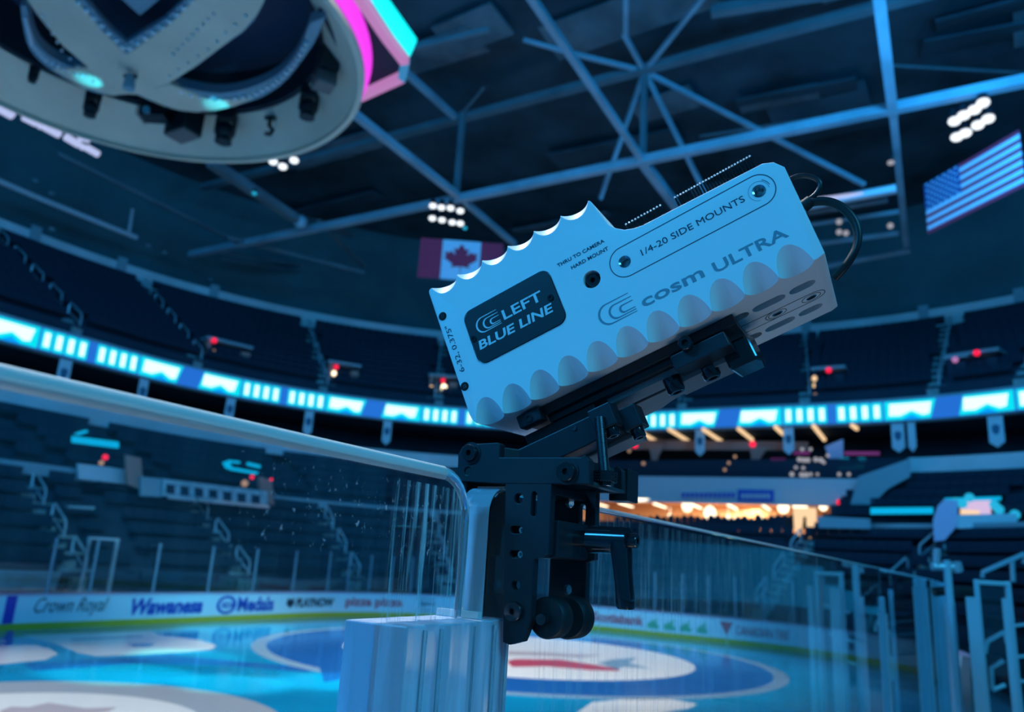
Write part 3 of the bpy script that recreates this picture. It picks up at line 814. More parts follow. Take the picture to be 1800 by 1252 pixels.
for (x, y, m_, r, lb) in ((185, 804, 'exit_red', .11, 'over the leftmost press counter'), (443, 839, 'exit_red', .10, 'over the long press table'), (477, 843, 'exit_red', .07, 'right of the long press table'), (686, 861, 'exit_red', .09, 'behind the smeared glass end')):
    p = on_o(x, y, 29.5); mb = MB(); mb.ball(p, r); tag(obj('exit_light', mb, m_, smooth=60), 'small red exit light ' + lb, 'exit light')
for (x, y, r, lb) in ((178, 814, .10, 'left concourse counter'), (430, 850, .16, 'table end'), (690, 880, .16, 'pillar behind the glass end'), (757, 876, .16, 'near glass corner')):
    p = on_o(x, y, 29.45); mb = MB(); mb.ball(p, r); tag(obj('warm_lamp', mb, 'lamp_warm_soft', smooth=60), 'soft warm lamp by the ' + lb, 'lamp')
for (x0, y0, x1, y1, lb) in ((117, 889, 168, 893, 'shaped as a reflection in the dark seats on the left'), (346, 874, 380, 880, 'on the long press table edge')):
    px_box('pale_strip', [(x0, y0), (x1, y0 + 2), (x1 - 3, y1 + 3), (x0 + 4, y1)], 0, 28.6, 'fascia_seam', 'thin pale strip ' + lb, 'strip')  # the left bar is solid, standing in for a reflection
# covered stack by the far boards at lower left
cv = thing('covered_equipment', 'pale ribbed cover over equipment behind the far boards at the left edge', 'equipment', on_o(40, 1045, 27.0))
px_box('cover', [(-30, 1003), (108, 1006), (96, 1040), (-30, 1042)], 0, 27.2, 'tarp', None, None, th=.8, parent=cv)
for i in range(4):
    px_box('rib', [(-30, 1009 + i * 9), (100 - i * 3, 1012 + i * 8), (100 - i * 3, 1014 + i * 8), (-30, 1011 + i * 9)], 0, 27.15, 'fascia_seam', None, None, th=.03, parent=cv)

# ------------------------------------------------------------------ end lounge (bright room under the white wall)
lw = thing('lounge_facade', 'pale blue white wall above the lit lounge at the rink end', 'fascia wall', on_a(1300, 880, 43.0))
def px_a(name, pts, dep, m, parent=None, label=None, cat=None, th=.15, group=None):
    return px_box(name, pts, 0, dep, m, label, cat, th, 'a', parent, group)
px_a('wall_panel', [(1000, 836), (1512, 842), (1506, 892), (1440, 889), (1000, 880)], 42.6, 'fascia_light', lw, th=.3)
sg = px_a('sign_strip', [(1196, 862), (1294, 863), (1294, 877), (1196, 876)], 42.5, 'fascia', lw, th=.04)
for i in range(12):
    x = 1198 + i * 8; px_a('sign_letter', [(x, 866), (x + 6, 866), (x + 5, 876), (x, 875)], 42.44, 'ad_blue', lw, th=.04)
px_a('sign_panel', [(1297, 861), (1360, 862), (1360, 882), (1297, 881)], 42.45, 'ad_blue', lw, th=.04)
for i in range(7):
    x = 1303 + i * 7.5; px_a('sign_letter', [(x, 868), (x + 5, 868), (x + 5, 877), (x, 876)], 42.38, 'fascia_light', lw, th=.04)
px_a('side_return', [(1508, 838), (1600, 806), (1600, 838), (1560, 860), (1530, 890), (1500, 905), (1490, 905)], 41.8, 'fascia_seam', lw, th=.15)
# room
lg = MB()
z0, z1 = 5.2, 6.75
def rb_(a0, a1, o0, o1, z0, z1, mi=0, mb=None):
    mb = mb or lg
    vs = [tuple(AO(a, o, z)) for a in (a0, a1) for o in (o0, o1) for z in (z0, z1)]
    mb.add(vs, [(0, 1, 3, 2), (4, 6, 7, 5), (0, 4, 5, 1), (2, 3, 7, 6), (0, 2, 6, 4), (1, 5, 7, 3)], mi)
oL = on_a(1000, 880, 43).dot(NV); oR = on_a(1448, 900, 43).dot(NV)
rb_(48.6, 48.8, oR - 1, oL, 4.6, 7.2); rb_(42.9, 48.8, oR - 1.2, oR - 1, 4.6, 7.0); rb_(42.9, 48.8, oL, oL + .2, 4.6, 7.0)
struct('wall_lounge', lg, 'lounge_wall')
lg = MB(); rb_(42.9, 48.8, oR - 1, oL, 7.0, 7.15); struct('ceiling', lg, 'lounge_wall')
lg = MB(); rb_(42.9, 48.8, oR - 1, oL, 4.5, 4.65); struct('floor', lg, 'tan_wall')
for i, x in enumerate((1066, 1112, 1172, 1236, 1300, 1360, 1432)):
    p0 = onz(x - 22, 880, 6.95); p1 = onz(x + 22, 897, 6.95)
    c_ = (p0 + p1) / 2; ll = 2.4 if i < 6 else 1.4
    o_c = on_a(x, 889, 44.6).dot(NV); mb = MB()
    mb.beam(AO(43.1, o_c + .25, 6.62), AO(45.9, o_c + .25 + .25, 6.62), .14, .08)
    tag(obj('lounge_ceiling_light', mb, 'lamp_cream'), 'warm white ceiling tube in the bright lounge', 'ceiling light', 'ceiling tubes in the lounge')
for (x, y, r) in ((1208, 890, .30), (1248, 902, .34), (1377, 892, .30), (1403, 888, .30), (1447, 890, .22), (1482, 903, .14), (1178, 908, .14), (1296, 914, .2), (1335, 912, .2), (1280, 910, .14), (1310, 913, .14)):
    p = on_a(x, y, 43.3); mb = MB(); mb.ball(p, r, sc_=(1, 1, 1.1)); mb.cyl(p, p + Vector((0, 0, .5)), .015, 6)
    tag(obj('pendant_lamp', mb, 'lamp_cream', smooth=60), 'round glowing pendant lamp in the bright lounge at the rink end', 'lamp', 'pendant lamps in the lounge')
px_a('lit_kiosk', [(1394, 893), (1434, 893), (1434, 925), (1430, 944), (1422, 946), (1418, 932), (1417, 908), (1411, 908), (1409, 926), (1404, 942), (1396, 930)], 41.2, 'lamp_warm', None, 'warm glowing kiosk figure shape below the lounge at its right end', 'kiosk', .2)
area('lounge_light', AO(45.5, (oL + oR) / 2, 6.85), AO(45.5, (oL + oR) / 2, 4), 8, 1100, (1.0, .74, .44), 3)
# dark chair backs at the lounge edge
for i in range(30):
    x = 1085 + i * 11.8; y = 921 + random.uniform(-3, 3)
    p = on_a(x, y, 42.0)
    mb = MB(); mb.box(-.17, .17, -.04, .04, 0, .62, 0, Matrix.Translation(p - Vector((0, 0, .3))) @ Matrix.Rotation(-UA, 4, 'Z')); mb.ball(p + Vector((0, 0, .3)), .12, 0, 8, 6)
    tag(obj('lounge_chair', mb, 'seat_navy'), 'dark chair silhouette along the lounge edge', 'chair', 'chairs along the lounge edge')
lg = MB(); rb_(41.6, 42.9, oR - 1, oL, 2.9, 5.17); struct('wall_lounge_front', lg, 'seat_navy')

# slanted warm lamps under the ribbon and small lit details at the rink end
for (x0, y0, x1, y1) in ((1118, 756, 1159, 779), (1176, 755, 1212, 777), (1236, 755, 1268, 776), (1298, 754, 1322, 773), (1363, 751, 1376, 763), (1430, 749, 1449, 773), (1498, 748, 1506, 754)):
    p0 = onz(x0, y0, 10.8); p1 = onz(x1, y1, 10.8)
    mb = MB(); mb.tube([p0, p1], .11, 8)
    tag(obj('slanted_lamp', mb, 'lamp_warm', smooth=60), 'warm tube lamp on the ceiling under the ribbon screen', 'ceiling light', 'tube lamps under the ribbon')
for (x, y, lb) in ((1116, 783, 'right of the hanging cap screws'), (1323, 781, 'above the lounge wall'), (1475, 883, 'at the right end of the lounge wall')):
    p = on_a(x, y, 42.3); mb = MB(); mb.ball(p, .17 if y < 800 else .13); tag(obj('exit_light', mb, 'exit_red', smooth=60), 'glowing red exit light ' + lb, 'exit light')
tw = MB()
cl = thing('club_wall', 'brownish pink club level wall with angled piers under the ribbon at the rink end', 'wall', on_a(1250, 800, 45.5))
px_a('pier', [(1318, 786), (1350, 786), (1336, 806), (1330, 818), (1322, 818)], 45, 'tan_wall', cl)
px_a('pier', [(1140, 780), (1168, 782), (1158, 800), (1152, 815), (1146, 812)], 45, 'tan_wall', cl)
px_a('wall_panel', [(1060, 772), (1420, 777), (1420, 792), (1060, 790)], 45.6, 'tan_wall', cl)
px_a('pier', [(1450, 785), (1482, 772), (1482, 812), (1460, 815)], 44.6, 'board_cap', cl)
for (q, m_) in (([(1395, 794), (1423, 794), (1423, 799), (1395, 799)], 'sign_magenta'), ([(1484, 794), (1546, 794), (1546, 800), (1484, 800)], 'sign_magenta'), ([(1355, 806), (1380, 806), (1380, 812), (1355, 812)], 'sign_magenta'),
                ([(1476, 805), (1492, 805), (1492, 812), (1476, 812)], 'speck_cyan'), ([(1508, 805), (1522, 805), (1522, 812), (1508, 812)], 'speck_cyan'), ([(1473, 818), (1518, 818), (1518, 825), (1473, 825)], 'speck_cyan')):
    px_a('lit_sign', q, 43.6, m_, None, {'sign_magenta': 'dim magenta light line above the lounge', 'speck_cyan': 'small cyan lit display at the right of the lounge wall'}[m_], 'lit sign', .08, {'sign_magenta': 'magenta light lines', 'speck_cyan': 'cyan displays above the lounge'}[m_])
for (x, y, s_) in ((1405, 808, 2), (1413, 809, 2), (1420, 809, 2), (1434, 808, 2), (1443, 809, 2), (1399, 822, 1.5), (1412, 823, 1.5), (1392, 834, 2), (1409, 835, 2), (1417, 835, 2), (1425, 834, 1.5), (1437, 834, 1.3), (1475, 834, 1.6), (1492, 834, 1.5), (1455, 801, 1.5), (1448, 813, 1.5), (1281, 814, 1.4), (1292, 803, 1.4), (1274, 826, 1.4), (1131, 815, 1.6), (1106, 793, 1.5), (1410, 790, 1.6), (1425, 790, 1.5)):
    p = on_a(x, y, 43.4); mb = MB(); mb.ball(p, s_ * .065, 0, 8, 6)
    tag(obj('small_lamp', mb, 'speck' if x > 1300 else 'lamp_warm_soft', smooth=60), 'tiny round lamp glinting in the stand above the lounge', 'lamp', 'tiny lamps above the lounge')
dk = MB(); rb_(43.6, 43.8, oR - 4, oL, 8.0, 9.15, 0, dk); struct('wall_club', dk, 'seat_navy')

# right stand details
px_a('concourse_counter', [(1436, 908), (1530, 912), (1530, 930), (1440, 928)], 39.0, 'fascia_seam', None, 'blue counter front at the right end of the lounge', 'counter')
px_a('concourse_counter', [(1680, 905), (1788, 903), (1788, 928), (1682, 929)], 37.5, 'fascia', None, 'pale counter front below the glowing kiosk at the right', 'counter')
px_a('lit_sign', [(1530, 893), (1640, 892), (1640, 903), (1530, 904)], 38.5, 'sign_cyan', None, 'long cyan dotted light strip left of the pinkish pillar', 'lit sign', .1)
px_a('pinkish_pillar', [(1660, 878), (1684, 880), (1682, 925), (1660, 950), (1642, 952), (1640, 915), (1648, 890)], 37.4, 'board_cap', None, 'pinkish angled doorway wall in the right stand', 'pillar', .3)
kk = thing('concession_kiosk', 'glowing pink and cyan concession kiosk in the right stand', 'kiosk', on_a(1720, 910, 38.0))
px_a('screen_panel', [(1688, 880), (1742, 880), (1742, 905), (1688, 905)], 38.2, 'kiosk_glow', kk)
px_a('counter_glow', [(1688, 896), (1722, 898), (1722, 912), (1688, 910)], 38.1, 'lamp_warm', kk)
px_a('canopy', [(1660, 876), (1760, 873), (1760, 879), (1660, 881)], 38.0, 'sign_cyan', kk)
for (x, y) in ((1680, 883), (1692, 886), (1704, 875), (1748, 888), (1756, 896), (1784, 905)):
    p = on_a(x, y, 37.9); mb = MB(); mb.ball(p, .19); obj('round_light', mb, 'speck_cyan', kk, 60)

# ------------------------------------------------------------------ upper wall and roof
uw = MB(); wall(uw, Path(45.4, 53.8, 31, 7.7), 19.2, 27.5, th=.3); struct('wall_upper', uw, 'upper_wall')
uw = MB(); ruled(uw, P_FAS, 19.2, Path(45.4, 53.8, 31, 7.7), 19.25); struct('floor', uw, 'upper_wall')
rf = MB(); rf.box(-75, 75, -40, 95, 27.0, 27.4); struct('ceiling', rf, 'roof_deck')
# hanging acoustic panels under the roof
for i in range(34):
    a = random.uniform(14, 46); o_ = random.uniform(-6, 42); w_ = random.uniform(.8, 2.2); l_ = random.uniform(3, 8)
    X = Matrix.Translation(AO(a, o_, 26.3)) @ Matrix.Rotation(-UA + random.uniform(-.1, .1), 4, 'Z') @ Matrix.Rotation(random.uniform(-.35, .35), 4, 'X')
    mb = MB(); mb.box(-l_ / 2, l_ / 2, -w_ / 2, w_ / 2, 0, .12, 0, X)
    tag(obj('ceiling_baffle', mb, random.choice(['roof_panel', 'roof_deck', 'roof_panel'])), 'dusky blue acoustic panel hanging under the dark roof', 'ceiling panel', 'acoustic panels under the roof')
ZB, ZT = 20.0, 24.5
# long bottom and top chords across the rink (along n)
tr = thing('roof_truss', 'long steel roof truss crossing behind the camera box, with posts and fanned braces', 'truss', AO(28.7, 12, ZB))
def mem(nm, p0, p1, w_, h_, m='truss_paint'):
    k_ = .72 if nm == 'brace' else .85; mb = MB(); mb.beam(p0, p1, w_ * k_, h_ * k_); return obj(nm, mb, m, tr)
mem('bottom_chord', AO(28.7, 40, ZB), AO(28.7, -14, ZB), .42, .42)
mem('top_chord', AO(28.7, 40, ZT), AO(28.7, -14, ZT), .5, .4, 'truss_dim')
NB1 = onz(1130, 285, ZB); NB2 = onz(802, 342, ZB); NT1 = Vector((NB1.x, NB1.y, ZT)); NT2 = Vector((NB2.x, NB2.y, ZT))
mem('post', NB1, NT1, .28, .28, 'truss_dim'); mem('post', NB2, NT2, .28, .28, 'truss_dim')
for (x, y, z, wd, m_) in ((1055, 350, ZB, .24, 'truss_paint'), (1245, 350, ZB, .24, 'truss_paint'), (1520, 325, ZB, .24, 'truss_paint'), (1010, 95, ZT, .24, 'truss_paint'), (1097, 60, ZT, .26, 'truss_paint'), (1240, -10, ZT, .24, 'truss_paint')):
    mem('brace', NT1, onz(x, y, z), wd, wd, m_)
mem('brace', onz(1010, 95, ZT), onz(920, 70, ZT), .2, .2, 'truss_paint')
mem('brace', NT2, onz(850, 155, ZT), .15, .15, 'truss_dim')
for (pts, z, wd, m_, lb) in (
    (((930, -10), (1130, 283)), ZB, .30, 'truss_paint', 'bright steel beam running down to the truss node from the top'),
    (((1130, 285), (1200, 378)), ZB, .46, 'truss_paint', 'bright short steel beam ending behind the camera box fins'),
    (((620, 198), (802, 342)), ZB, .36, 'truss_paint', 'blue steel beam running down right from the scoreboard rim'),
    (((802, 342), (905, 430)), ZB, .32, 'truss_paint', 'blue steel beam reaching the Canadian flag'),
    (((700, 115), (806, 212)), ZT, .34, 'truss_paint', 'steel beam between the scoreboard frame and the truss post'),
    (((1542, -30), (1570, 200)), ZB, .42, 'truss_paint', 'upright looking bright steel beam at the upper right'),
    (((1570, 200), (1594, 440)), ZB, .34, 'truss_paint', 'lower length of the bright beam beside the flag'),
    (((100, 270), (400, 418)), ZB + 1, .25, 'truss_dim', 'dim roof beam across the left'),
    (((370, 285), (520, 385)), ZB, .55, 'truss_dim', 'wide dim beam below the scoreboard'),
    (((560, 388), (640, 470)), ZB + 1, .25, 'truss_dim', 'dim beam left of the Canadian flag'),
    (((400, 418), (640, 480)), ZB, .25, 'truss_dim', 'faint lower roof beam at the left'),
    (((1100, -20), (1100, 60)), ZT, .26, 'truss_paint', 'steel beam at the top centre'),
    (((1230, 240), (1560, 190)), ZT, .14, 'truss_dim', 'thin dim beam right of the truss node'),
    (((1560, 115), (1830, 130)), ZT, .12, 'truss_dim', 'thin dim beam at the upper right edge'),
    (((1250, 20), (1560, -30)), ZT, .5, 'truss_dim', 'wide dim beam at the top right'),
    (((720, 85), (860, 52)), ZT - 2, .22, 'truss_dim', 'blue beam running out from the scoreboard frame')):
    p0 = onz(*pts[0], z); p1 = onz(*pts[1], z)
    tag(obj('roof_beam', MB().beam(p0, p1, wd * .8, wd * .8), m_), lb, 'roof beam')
mb = MB(); jn = NB2; mb.ball(onz(528, 390, ZB), .38, 0, 8, 6); tag(obj('truss_node', mb, 'truss_paint'), 'blue steel joint at the left end of the truss chord', 'joint')
mb = MB(); mb.tube([on_o(-60, 293, 41.5), on_o(60, 345, 41.5), on_o(240, 418, 41.5)], .16, 8)
pp = thing('catwalk_pipe', 'pale pipe slanting down along the upper wall at the left', 'pipe', on_o(100, 360, 41.5)); obj('pipe', mb, 'pipe_pale', pp, 60)
mb = MB(); mb.tube([on_o(226, 412, 41.5), on_o(229, 395, 41.5), on_o(233, 368, 41.5)], .10, 8); obj('hanger', mb, 'pipe_pale', pp, 60)
cw = thing('catwalk', 'grey catwalk with pale rails behind the Canadian flag at the left', 'catwalk', on_o(450, 460, 41))
for (a_, b_, r_) in (((362, 440), (700, 492), .13), ((390, 455), (700, 505), .10), ((620, 425), (750, 440), .16)):
    mb = MB(); mb.tube([on_o(*a_, 41), on_o(*b_, 41)], r_, 6); obj('rail', mb, 'truss_dim' if r_ < .15 else 'fascia_seam', cw, 60)
cw = thing('press_catwalk', 'lit catwalk with pale rails right of the camera box cable', 'catwalk', onz(1500, 380, 17.5))
for (a_, b_, r_, m_) in (((1392, 366), (1575, 332), .20, 'fascia_light'), ((1430, 352), (1575, 333), .08, 'lamp_lavender'), ((1420, 372), (1560, 350), .16, 'truss_dim'), ((1420, 395), (1580, 372), .10, 'truss_dim'), ((1425, 430), (1580, 410), .12, 'truss_dim'), ((1440, 470), (1600, 440), .14, 'truss_dim')):
    mb = MB(); mb.tube([onz(*a_, 17.5), onz(*b_, 17.5)], r_, 6); obj('rail', mb, m_, cw, 60)
for (x, y) in ((1475, 390), (1475, 408), (1487, 410), (1565, 397)):
    mb = MB(); mb.ball(onz(x, y, 17.4), .12); obj('lamp', mb, 'speck', cw, 60)

# banks of round house lights (each lamp its own thing)
def lamp_bank(pts, z, r, where, m='lamp_white', body=True):
    for (x, y) in pts:
        p = onz(x, y, z)
        t_ = thing('house_light', 'round white house light ' + where, 'ceiling light', p, 'house lights ' + where)
        mb = MB(); mb.ball((0, 0, 0), r, sc_=(1.15, 1.15, .8)); obj('lens', mb, m, t_, 60, local=True)
        mb = MB(); mb.cyl((0, 0, r * .5), (0, 0, r * 2.6), r * 1.2, 10, r1=r * .6); obj('lamp_body', mb, 'fixture_black', t_, 40, local=True)
lamp_bank([(761, 362), (776, 365), (792, 366), (809, 371), (760, 384), (777, 387), (795, 391), (809, 393)], 19.5, .16, 'in the double row above the Canadian flag')
lamp_bank([(1678, 213), (1694, 203), (1713, 193), (1728, 181), (1682, 241), (1697, 234), (1719, 220), (1737, 209)], 19.5, .19, 'in the cluster above the American flag')
lamp_bank([(480, 284), (497, 293), (517, 282)], 19.5, .17, 'just below the scoreboard rim')
lamp_bank([(1566, 286)], 19.5, .12, 'beside the upright beam', 'speck')
lamp_bank([(447, 340), (817, 401)], 19.5, .10, 'alone on a roof beam', 'speck_cyan')
for (x0, y0, x1, y1, r, lb) in ((-14, 180, 22, 200, .26, 'widest at the left edge'), (42, 205, 64, 216, .19, 'second from the left edge'), (80, 223, 104, 236, .19, 'third from the left edge'), (116, 241, 138, 254, .17, 'fourth from the left edge'), (153, 260, 172, 271, .16, 'rightmost of the row')):
    p0 = onz(x0, y0, 19.5); p1 = onz(x1, y1, 19.5); mb = MB(); mb.tube([p0, p1], r, 8)
    tag(obj('strip_light', mb, 'lamp_lavender', smooth=60), 'lavender white tube light under the scoreboard, ' + lb, 'strip light')
for (x, y) in ((71, 221), (143, 243), (153, 245), (145, 258)):
    p = onz(x, y, 19.5); mb = MB(); mb.ball(p, .15); tag(obj('small_lamp', mb, 'lamp_lavender', smooth=60), 'small round lavender lamp in the tube light row', 'lamp', 'round lamps between the tube lights')
for (x, y) in ((62, 318), (91, 340), (260, 432), (289, 444), (370, 492), (91, 403)):
    p = on_o(x, y, 43); mb = MB(); mb.ball(p, .12, sc_=(1.4, 1.4, .8)); tag(obj('small_lamp', mb, 'fascia_seam', smooth=60), 'faint round fixture on the dark upper wall at the left', 'lamp', 'faint fixtures on the upper wall')

# ------------------------------------------------------------------ flags
def hang(pTL, pTR, z, pBL, name, label, build):
    a = onz(*pTL, z); b_ = onz(*pTR, z)
    wv = b_ - a; W_ = wv.length; ex = wv.normalized()
    lo, hi = 0, 8
    for _ in range(40):
        m_ = (lo + hi) / 2; q = a - Vector((0, 0, m_)) - CAM
        y = PH / 2 - FPX * q.dot(UPV) / q.dot(FWD)
        if y < pBL[1]: lo = m_
        else: hi = m_
    H_ = lo; ey = Vector((0, 0, 1)); nn = ex.cross(ey)
    o0 = a - Vector((0, 0, H_))
    X = Matrix(((ex.x, ey.x, nn.x, o0.x), (ex.y, ey.y, nn.y, o0.y), (ex.z, ey.z, nn.z, o0.z), (0, 0, 0, 1)))
    t_ = thing(name, label, 'flag', X); build(t_, W_, H_, 1 if nn.dot(CAM - o0) > 0 else -1); return t_
def cloth(t_, name, polys, W_, H_, sg, z, mats):
    mb = MB()
    for pl, mi in polys: mb.prism([(x * W_, y * H_) for x, y in pl], (z - .006) * sg, z * sg, mi)
    return obj(name, mb, mats, t_, local=True)
def R4(x0, x1, y0, y1): return [(x0, y0), (x1, y0), (x1, y1), (x0, y1)]
LEAF = [(0, -.5), (.02, -.18), (.28, -.22), (.23, -.12), (.50, .08), (.44, .12), (.48, .28), (.34, .25), (.30, .32), (.17, .18), (.22, .42), (.12, .37), (0, .56)]
LEAF = LEAF + [(-x, y) for x, y in LEAF[-2:0:-1]]
def canada(t_, W_, H_, sg):
    cloth(t_, 'cloth', [(R4(.27, .73, 0, 1), 1), (R4(0, .27, 0, 1), 0), (R4(.73, 1, 0, 1), 0)], W_, H_, sg, 0, ['flag_red', 'flag_white'])
    mb = MB(); mb.prism([(W_ * .5 + x * H_ * .82, H_ * .48 + y * H_ * .78) for x, y in LEAF], .004 * sg, .016 * sg); q = obj('maple_leaf', mb, 'flag_red', t_, local=True)
hang((740, 418), (885, 429), 18, (738, 487), 'canadian_flag', 'red and white maple leaf flag hanging behind the left end of the camera box', canada)
def usa(t_, W_, H_, sg):
    cloth(t_, 'cloth', [(R4(0, 1, i / 13, (i + 1) / 13), i % 2) for i in range(13)], W_, H_, sg, 0, ['flag_red', 'flag_white'])
    cloth(t_, 'canton', [(R4(0, .4, 6 / 13, 1), 0)], W_, H_, sg, .014, ['flag_blue'])
    mb = MB()
    for r in range(9):
        for c in range(6 if r % 2 == 0 else 5):
            cx = (.4 * (2 * c + 1 + (r % 2)) / 12) * W_; cy = (6 / 13 + (7 / 13) * (r + .5) / 9) * H_; rr = .02 * W_ * .8
            mb.prism([(cx + (rr if k % 2 == 0 else rr * .4) * math.sin(math.pi * k / 5), cy + (rr if k % 2 == 0 else rr * .4) * math.cos(math.pi * k / 5)) for k in range(10)], .016 * sg, .022 * sg)
    obj('stars', mb, 'flag_white', t_, local=True)
hang((1624, 325), (1791, 228), 18, (1632, 412), 'american_flag', 'stars and stripes flag hanging at the upper right', usa)

# ------------------------------------------------------------------ scoreboard
SCc = (7.18, 13.15)
sb = thing('scoreboard', 'round riveted centre scoreboard seen from below with magenta lit rim', 'scoreboard', AO(SCc[0], SCc[1], 12.0))
def rot_ring(prof, n=96, mi=0, a0=0., a1=360.):
    mb = MB(); k = len(prof); vs = []; full = abs(a1 - a0) >= 359.9; nn = n if full else n + 1
    for i in range(nn):
        t = R_(a0 + (a1 - a0) * i / n)
        for (r, z) in prof: vs.append(tuple(AO(SCc[0] + r * math.cos(t), SCc[1] + r * math.sin(t), z)))
    fs = []
    for i in range(n):
        j = (i + 1) % nn
        for q in range(k): fs.append((i * k + q, i * k + (q + 1) % k, j * k + (q + 1) % k, j * k + q))
    if not full: fs += [tuple(range(k)), tuple(range((nn - 1) * k + k - 1, (nn - 1) * k - 1, -1))]
    mb.add(vs, fs, mi); return mb
obj('rim_panel', rot_ring([(4.50, 12.05), (4.53, 12.10), (4.50, 12.16), (3.72, 12.88), (3.68, 12.80)]), 'score_panel', sb, 30)
obj('rim_lip', rot_ring([(4.44, 12.02), (4.56, 12.02), (4.56, 12.14), (4.44, 12.14)]), 'score_panel', sb, 30)
k = obj('magenta_band', rot_ring([(4.50, 12.16), (4.60, 12.2), (4.75, 12.95), (4.60, 12.95)]), 'pink_led', sb, 30); k['label'] = 'glowing magenta band'
obj('core_drum', rot_ring([(3.75, 12.85), (3.75, 14.2), (3.6, 14.2), (3.6, 12.85)]), 'score_dark', sb, 30)
mb = MB(); mb.cyl(AO(*SCc, 13.9), AO(*SCc, 14.1), 4.4, 64); obj('core_soffit', mb, 'score_void', sb)
mb = MB()
for i in range(120):
    t = 2 * math.pi * i / 120
    for r, z in (((3.86, 12.72),) if i % 6 else ((3.86, 12.72), (4.0, 12.60), (4.15, 12.46), (4.3, 12.33))):
        mb.ball(AO(SCc[0] + r * math.cos(t), SCc[1] + r * math.sin(t), z - .035), .042, 0, 6, 4)
tag(obj('rivet', mb, 'score_rivet', sb, 60), kind='stuff')
# the two crossing arches and the inner ring, traced where they hang
def traced(name, pts, z, th, m, parent=sb):
    mb = MB(); P3 = [onz(x, y, z) for x, y in pts]
    mb.prism([(p.dot(UV), p.dot(NV)) for p in P3], z, z + th, 0, None, gmap)
    return obj(name, mb, m, parent)
zi = 12.35
arcL = smoothp([(36, 10), (40, 45), (49, 82), (66, 104), (86, 121), (115, 138), (144, 154), (170, 164), (197, 168), (232, 165)], 1)
innL = smoothp([(46, 10), (52, 45), (62, 74), (78, 92), (98, 106), (120, 116), (140, 120), (158, 120), (172, 130), (200, 150)], 1)
traced('inner_ring', arcL + innL[::-1], zi, .22, 'score_trim')
arcR = smoothp([(238, 165), (262, 176), (288, 185), (315, 193), (345, 196), (375, 194), (411, 186), (440, 178), (465, 169), (500, 145), (530, 108), (556, 70), (572, 30)], 1)
innR = smoothp([(296, 146), (330, 156), (365, 163), (400, 164), (440, 155), (480, 138), (510, 112), (530, 80), (545, 40)], 1)
traced('inner_ring', arcR + innR[::-1], zi, .22, 'score_trim')
traced('arch_foot', [(92, 122), (140, 120), (158, 119), (200, 145), (232, 165), (197, 168), (144, 154)], zi - .03, .1, 'score_panel')
traced('arch_foot', [(238, 165), (300, 148), (375, 178), (445, 173), (411, 187), (375, 195), (345, 197), (315, 194), (288, 186)], zi - .03, .1, 'score_panel')
traced('arch_band', [(40, -10), (75, 38), (112, 82), (156, 119), (190, 140), (230, 166), (240, 166), (222, 97), (180, 55), (125, -10)], zi - .12, .3, 'score_panel')
traced('arch_band', [(222, 97), (240, 166), (296, 147), (345, 116), (390, 82), (430, 52), (452, 25), (470, -10), (352, -10), (300, 42)], zi - .12, .3, 'score_panel')
traced('arch_trim', [(125, -10), (140, -10), (190, 48), (222, 76), (222, 98), (180, 56)], zi - .10, .1, 'score_trim')
traced('arch_trim', [(222, 76), (222, 98), (300, 43), (352, -10), (335, -10), (290, 34)], zi - .10, .1, 'score_trim')
traced('arch_panel', [(468, -10), (462, 8), (447, 36), (425, 58), (395, 78), (410, 68), (430, 50), (450, 22), (458, -10)], zi - .02, .1, 'score_trim')
traced('emblem_panel', [(205, -10), (246, 27), (262, 14), (290, -10)], zi + .1, .2, 'score_trim')
rv = MB()
def rivet_line(pts, z, r=.030, n=14):
    P3 = [onz(x, y, z) for x, y in pts]
    L = [0]
    for a, b_ in zip(P3, P3[1:]): L.append(L[-1] + (b_ - a).length)
    for i in range(n):
        s = L[-1] * (i + .5) / n
        for k in range(len(P3) - 1):
            if L[k] <= s <= L[k + 1]:
                f = (s - L[k]) / (L[k + 1] - L[k]); rv.ball(P3[k].lerp(P3[k + 1], f), r * 1.7, 0, 6, 4); break
rivet_line([(131, -4), (184, 50), (222, 88)], zi - .13, .035, 7); rivet_line([(222, 88), (294, 40), (344, -6)], zi - .13, .035, 9)
rivet_line([(44, 30), (56, 78), (80, 104), (118, 126), (150, 132)], zi - .02, .028, 18)
rivet_line([(310, 158), (345, 170), (395, 175), (440, 168), (485, 145), (520, 110), (540, 70)], zi - .02, .035, 22)
for L_ in ([(170, 150), (110, 90), (70, 20)], [(290, 140), (370, 85), (440, 20)], [(300, 100), (380, 20)]):
    rivet_line(L_, zi - .15, .018, 9)
tag(obj('rivet', rv, 'score_rivet', sb, 60), kind='stuff')
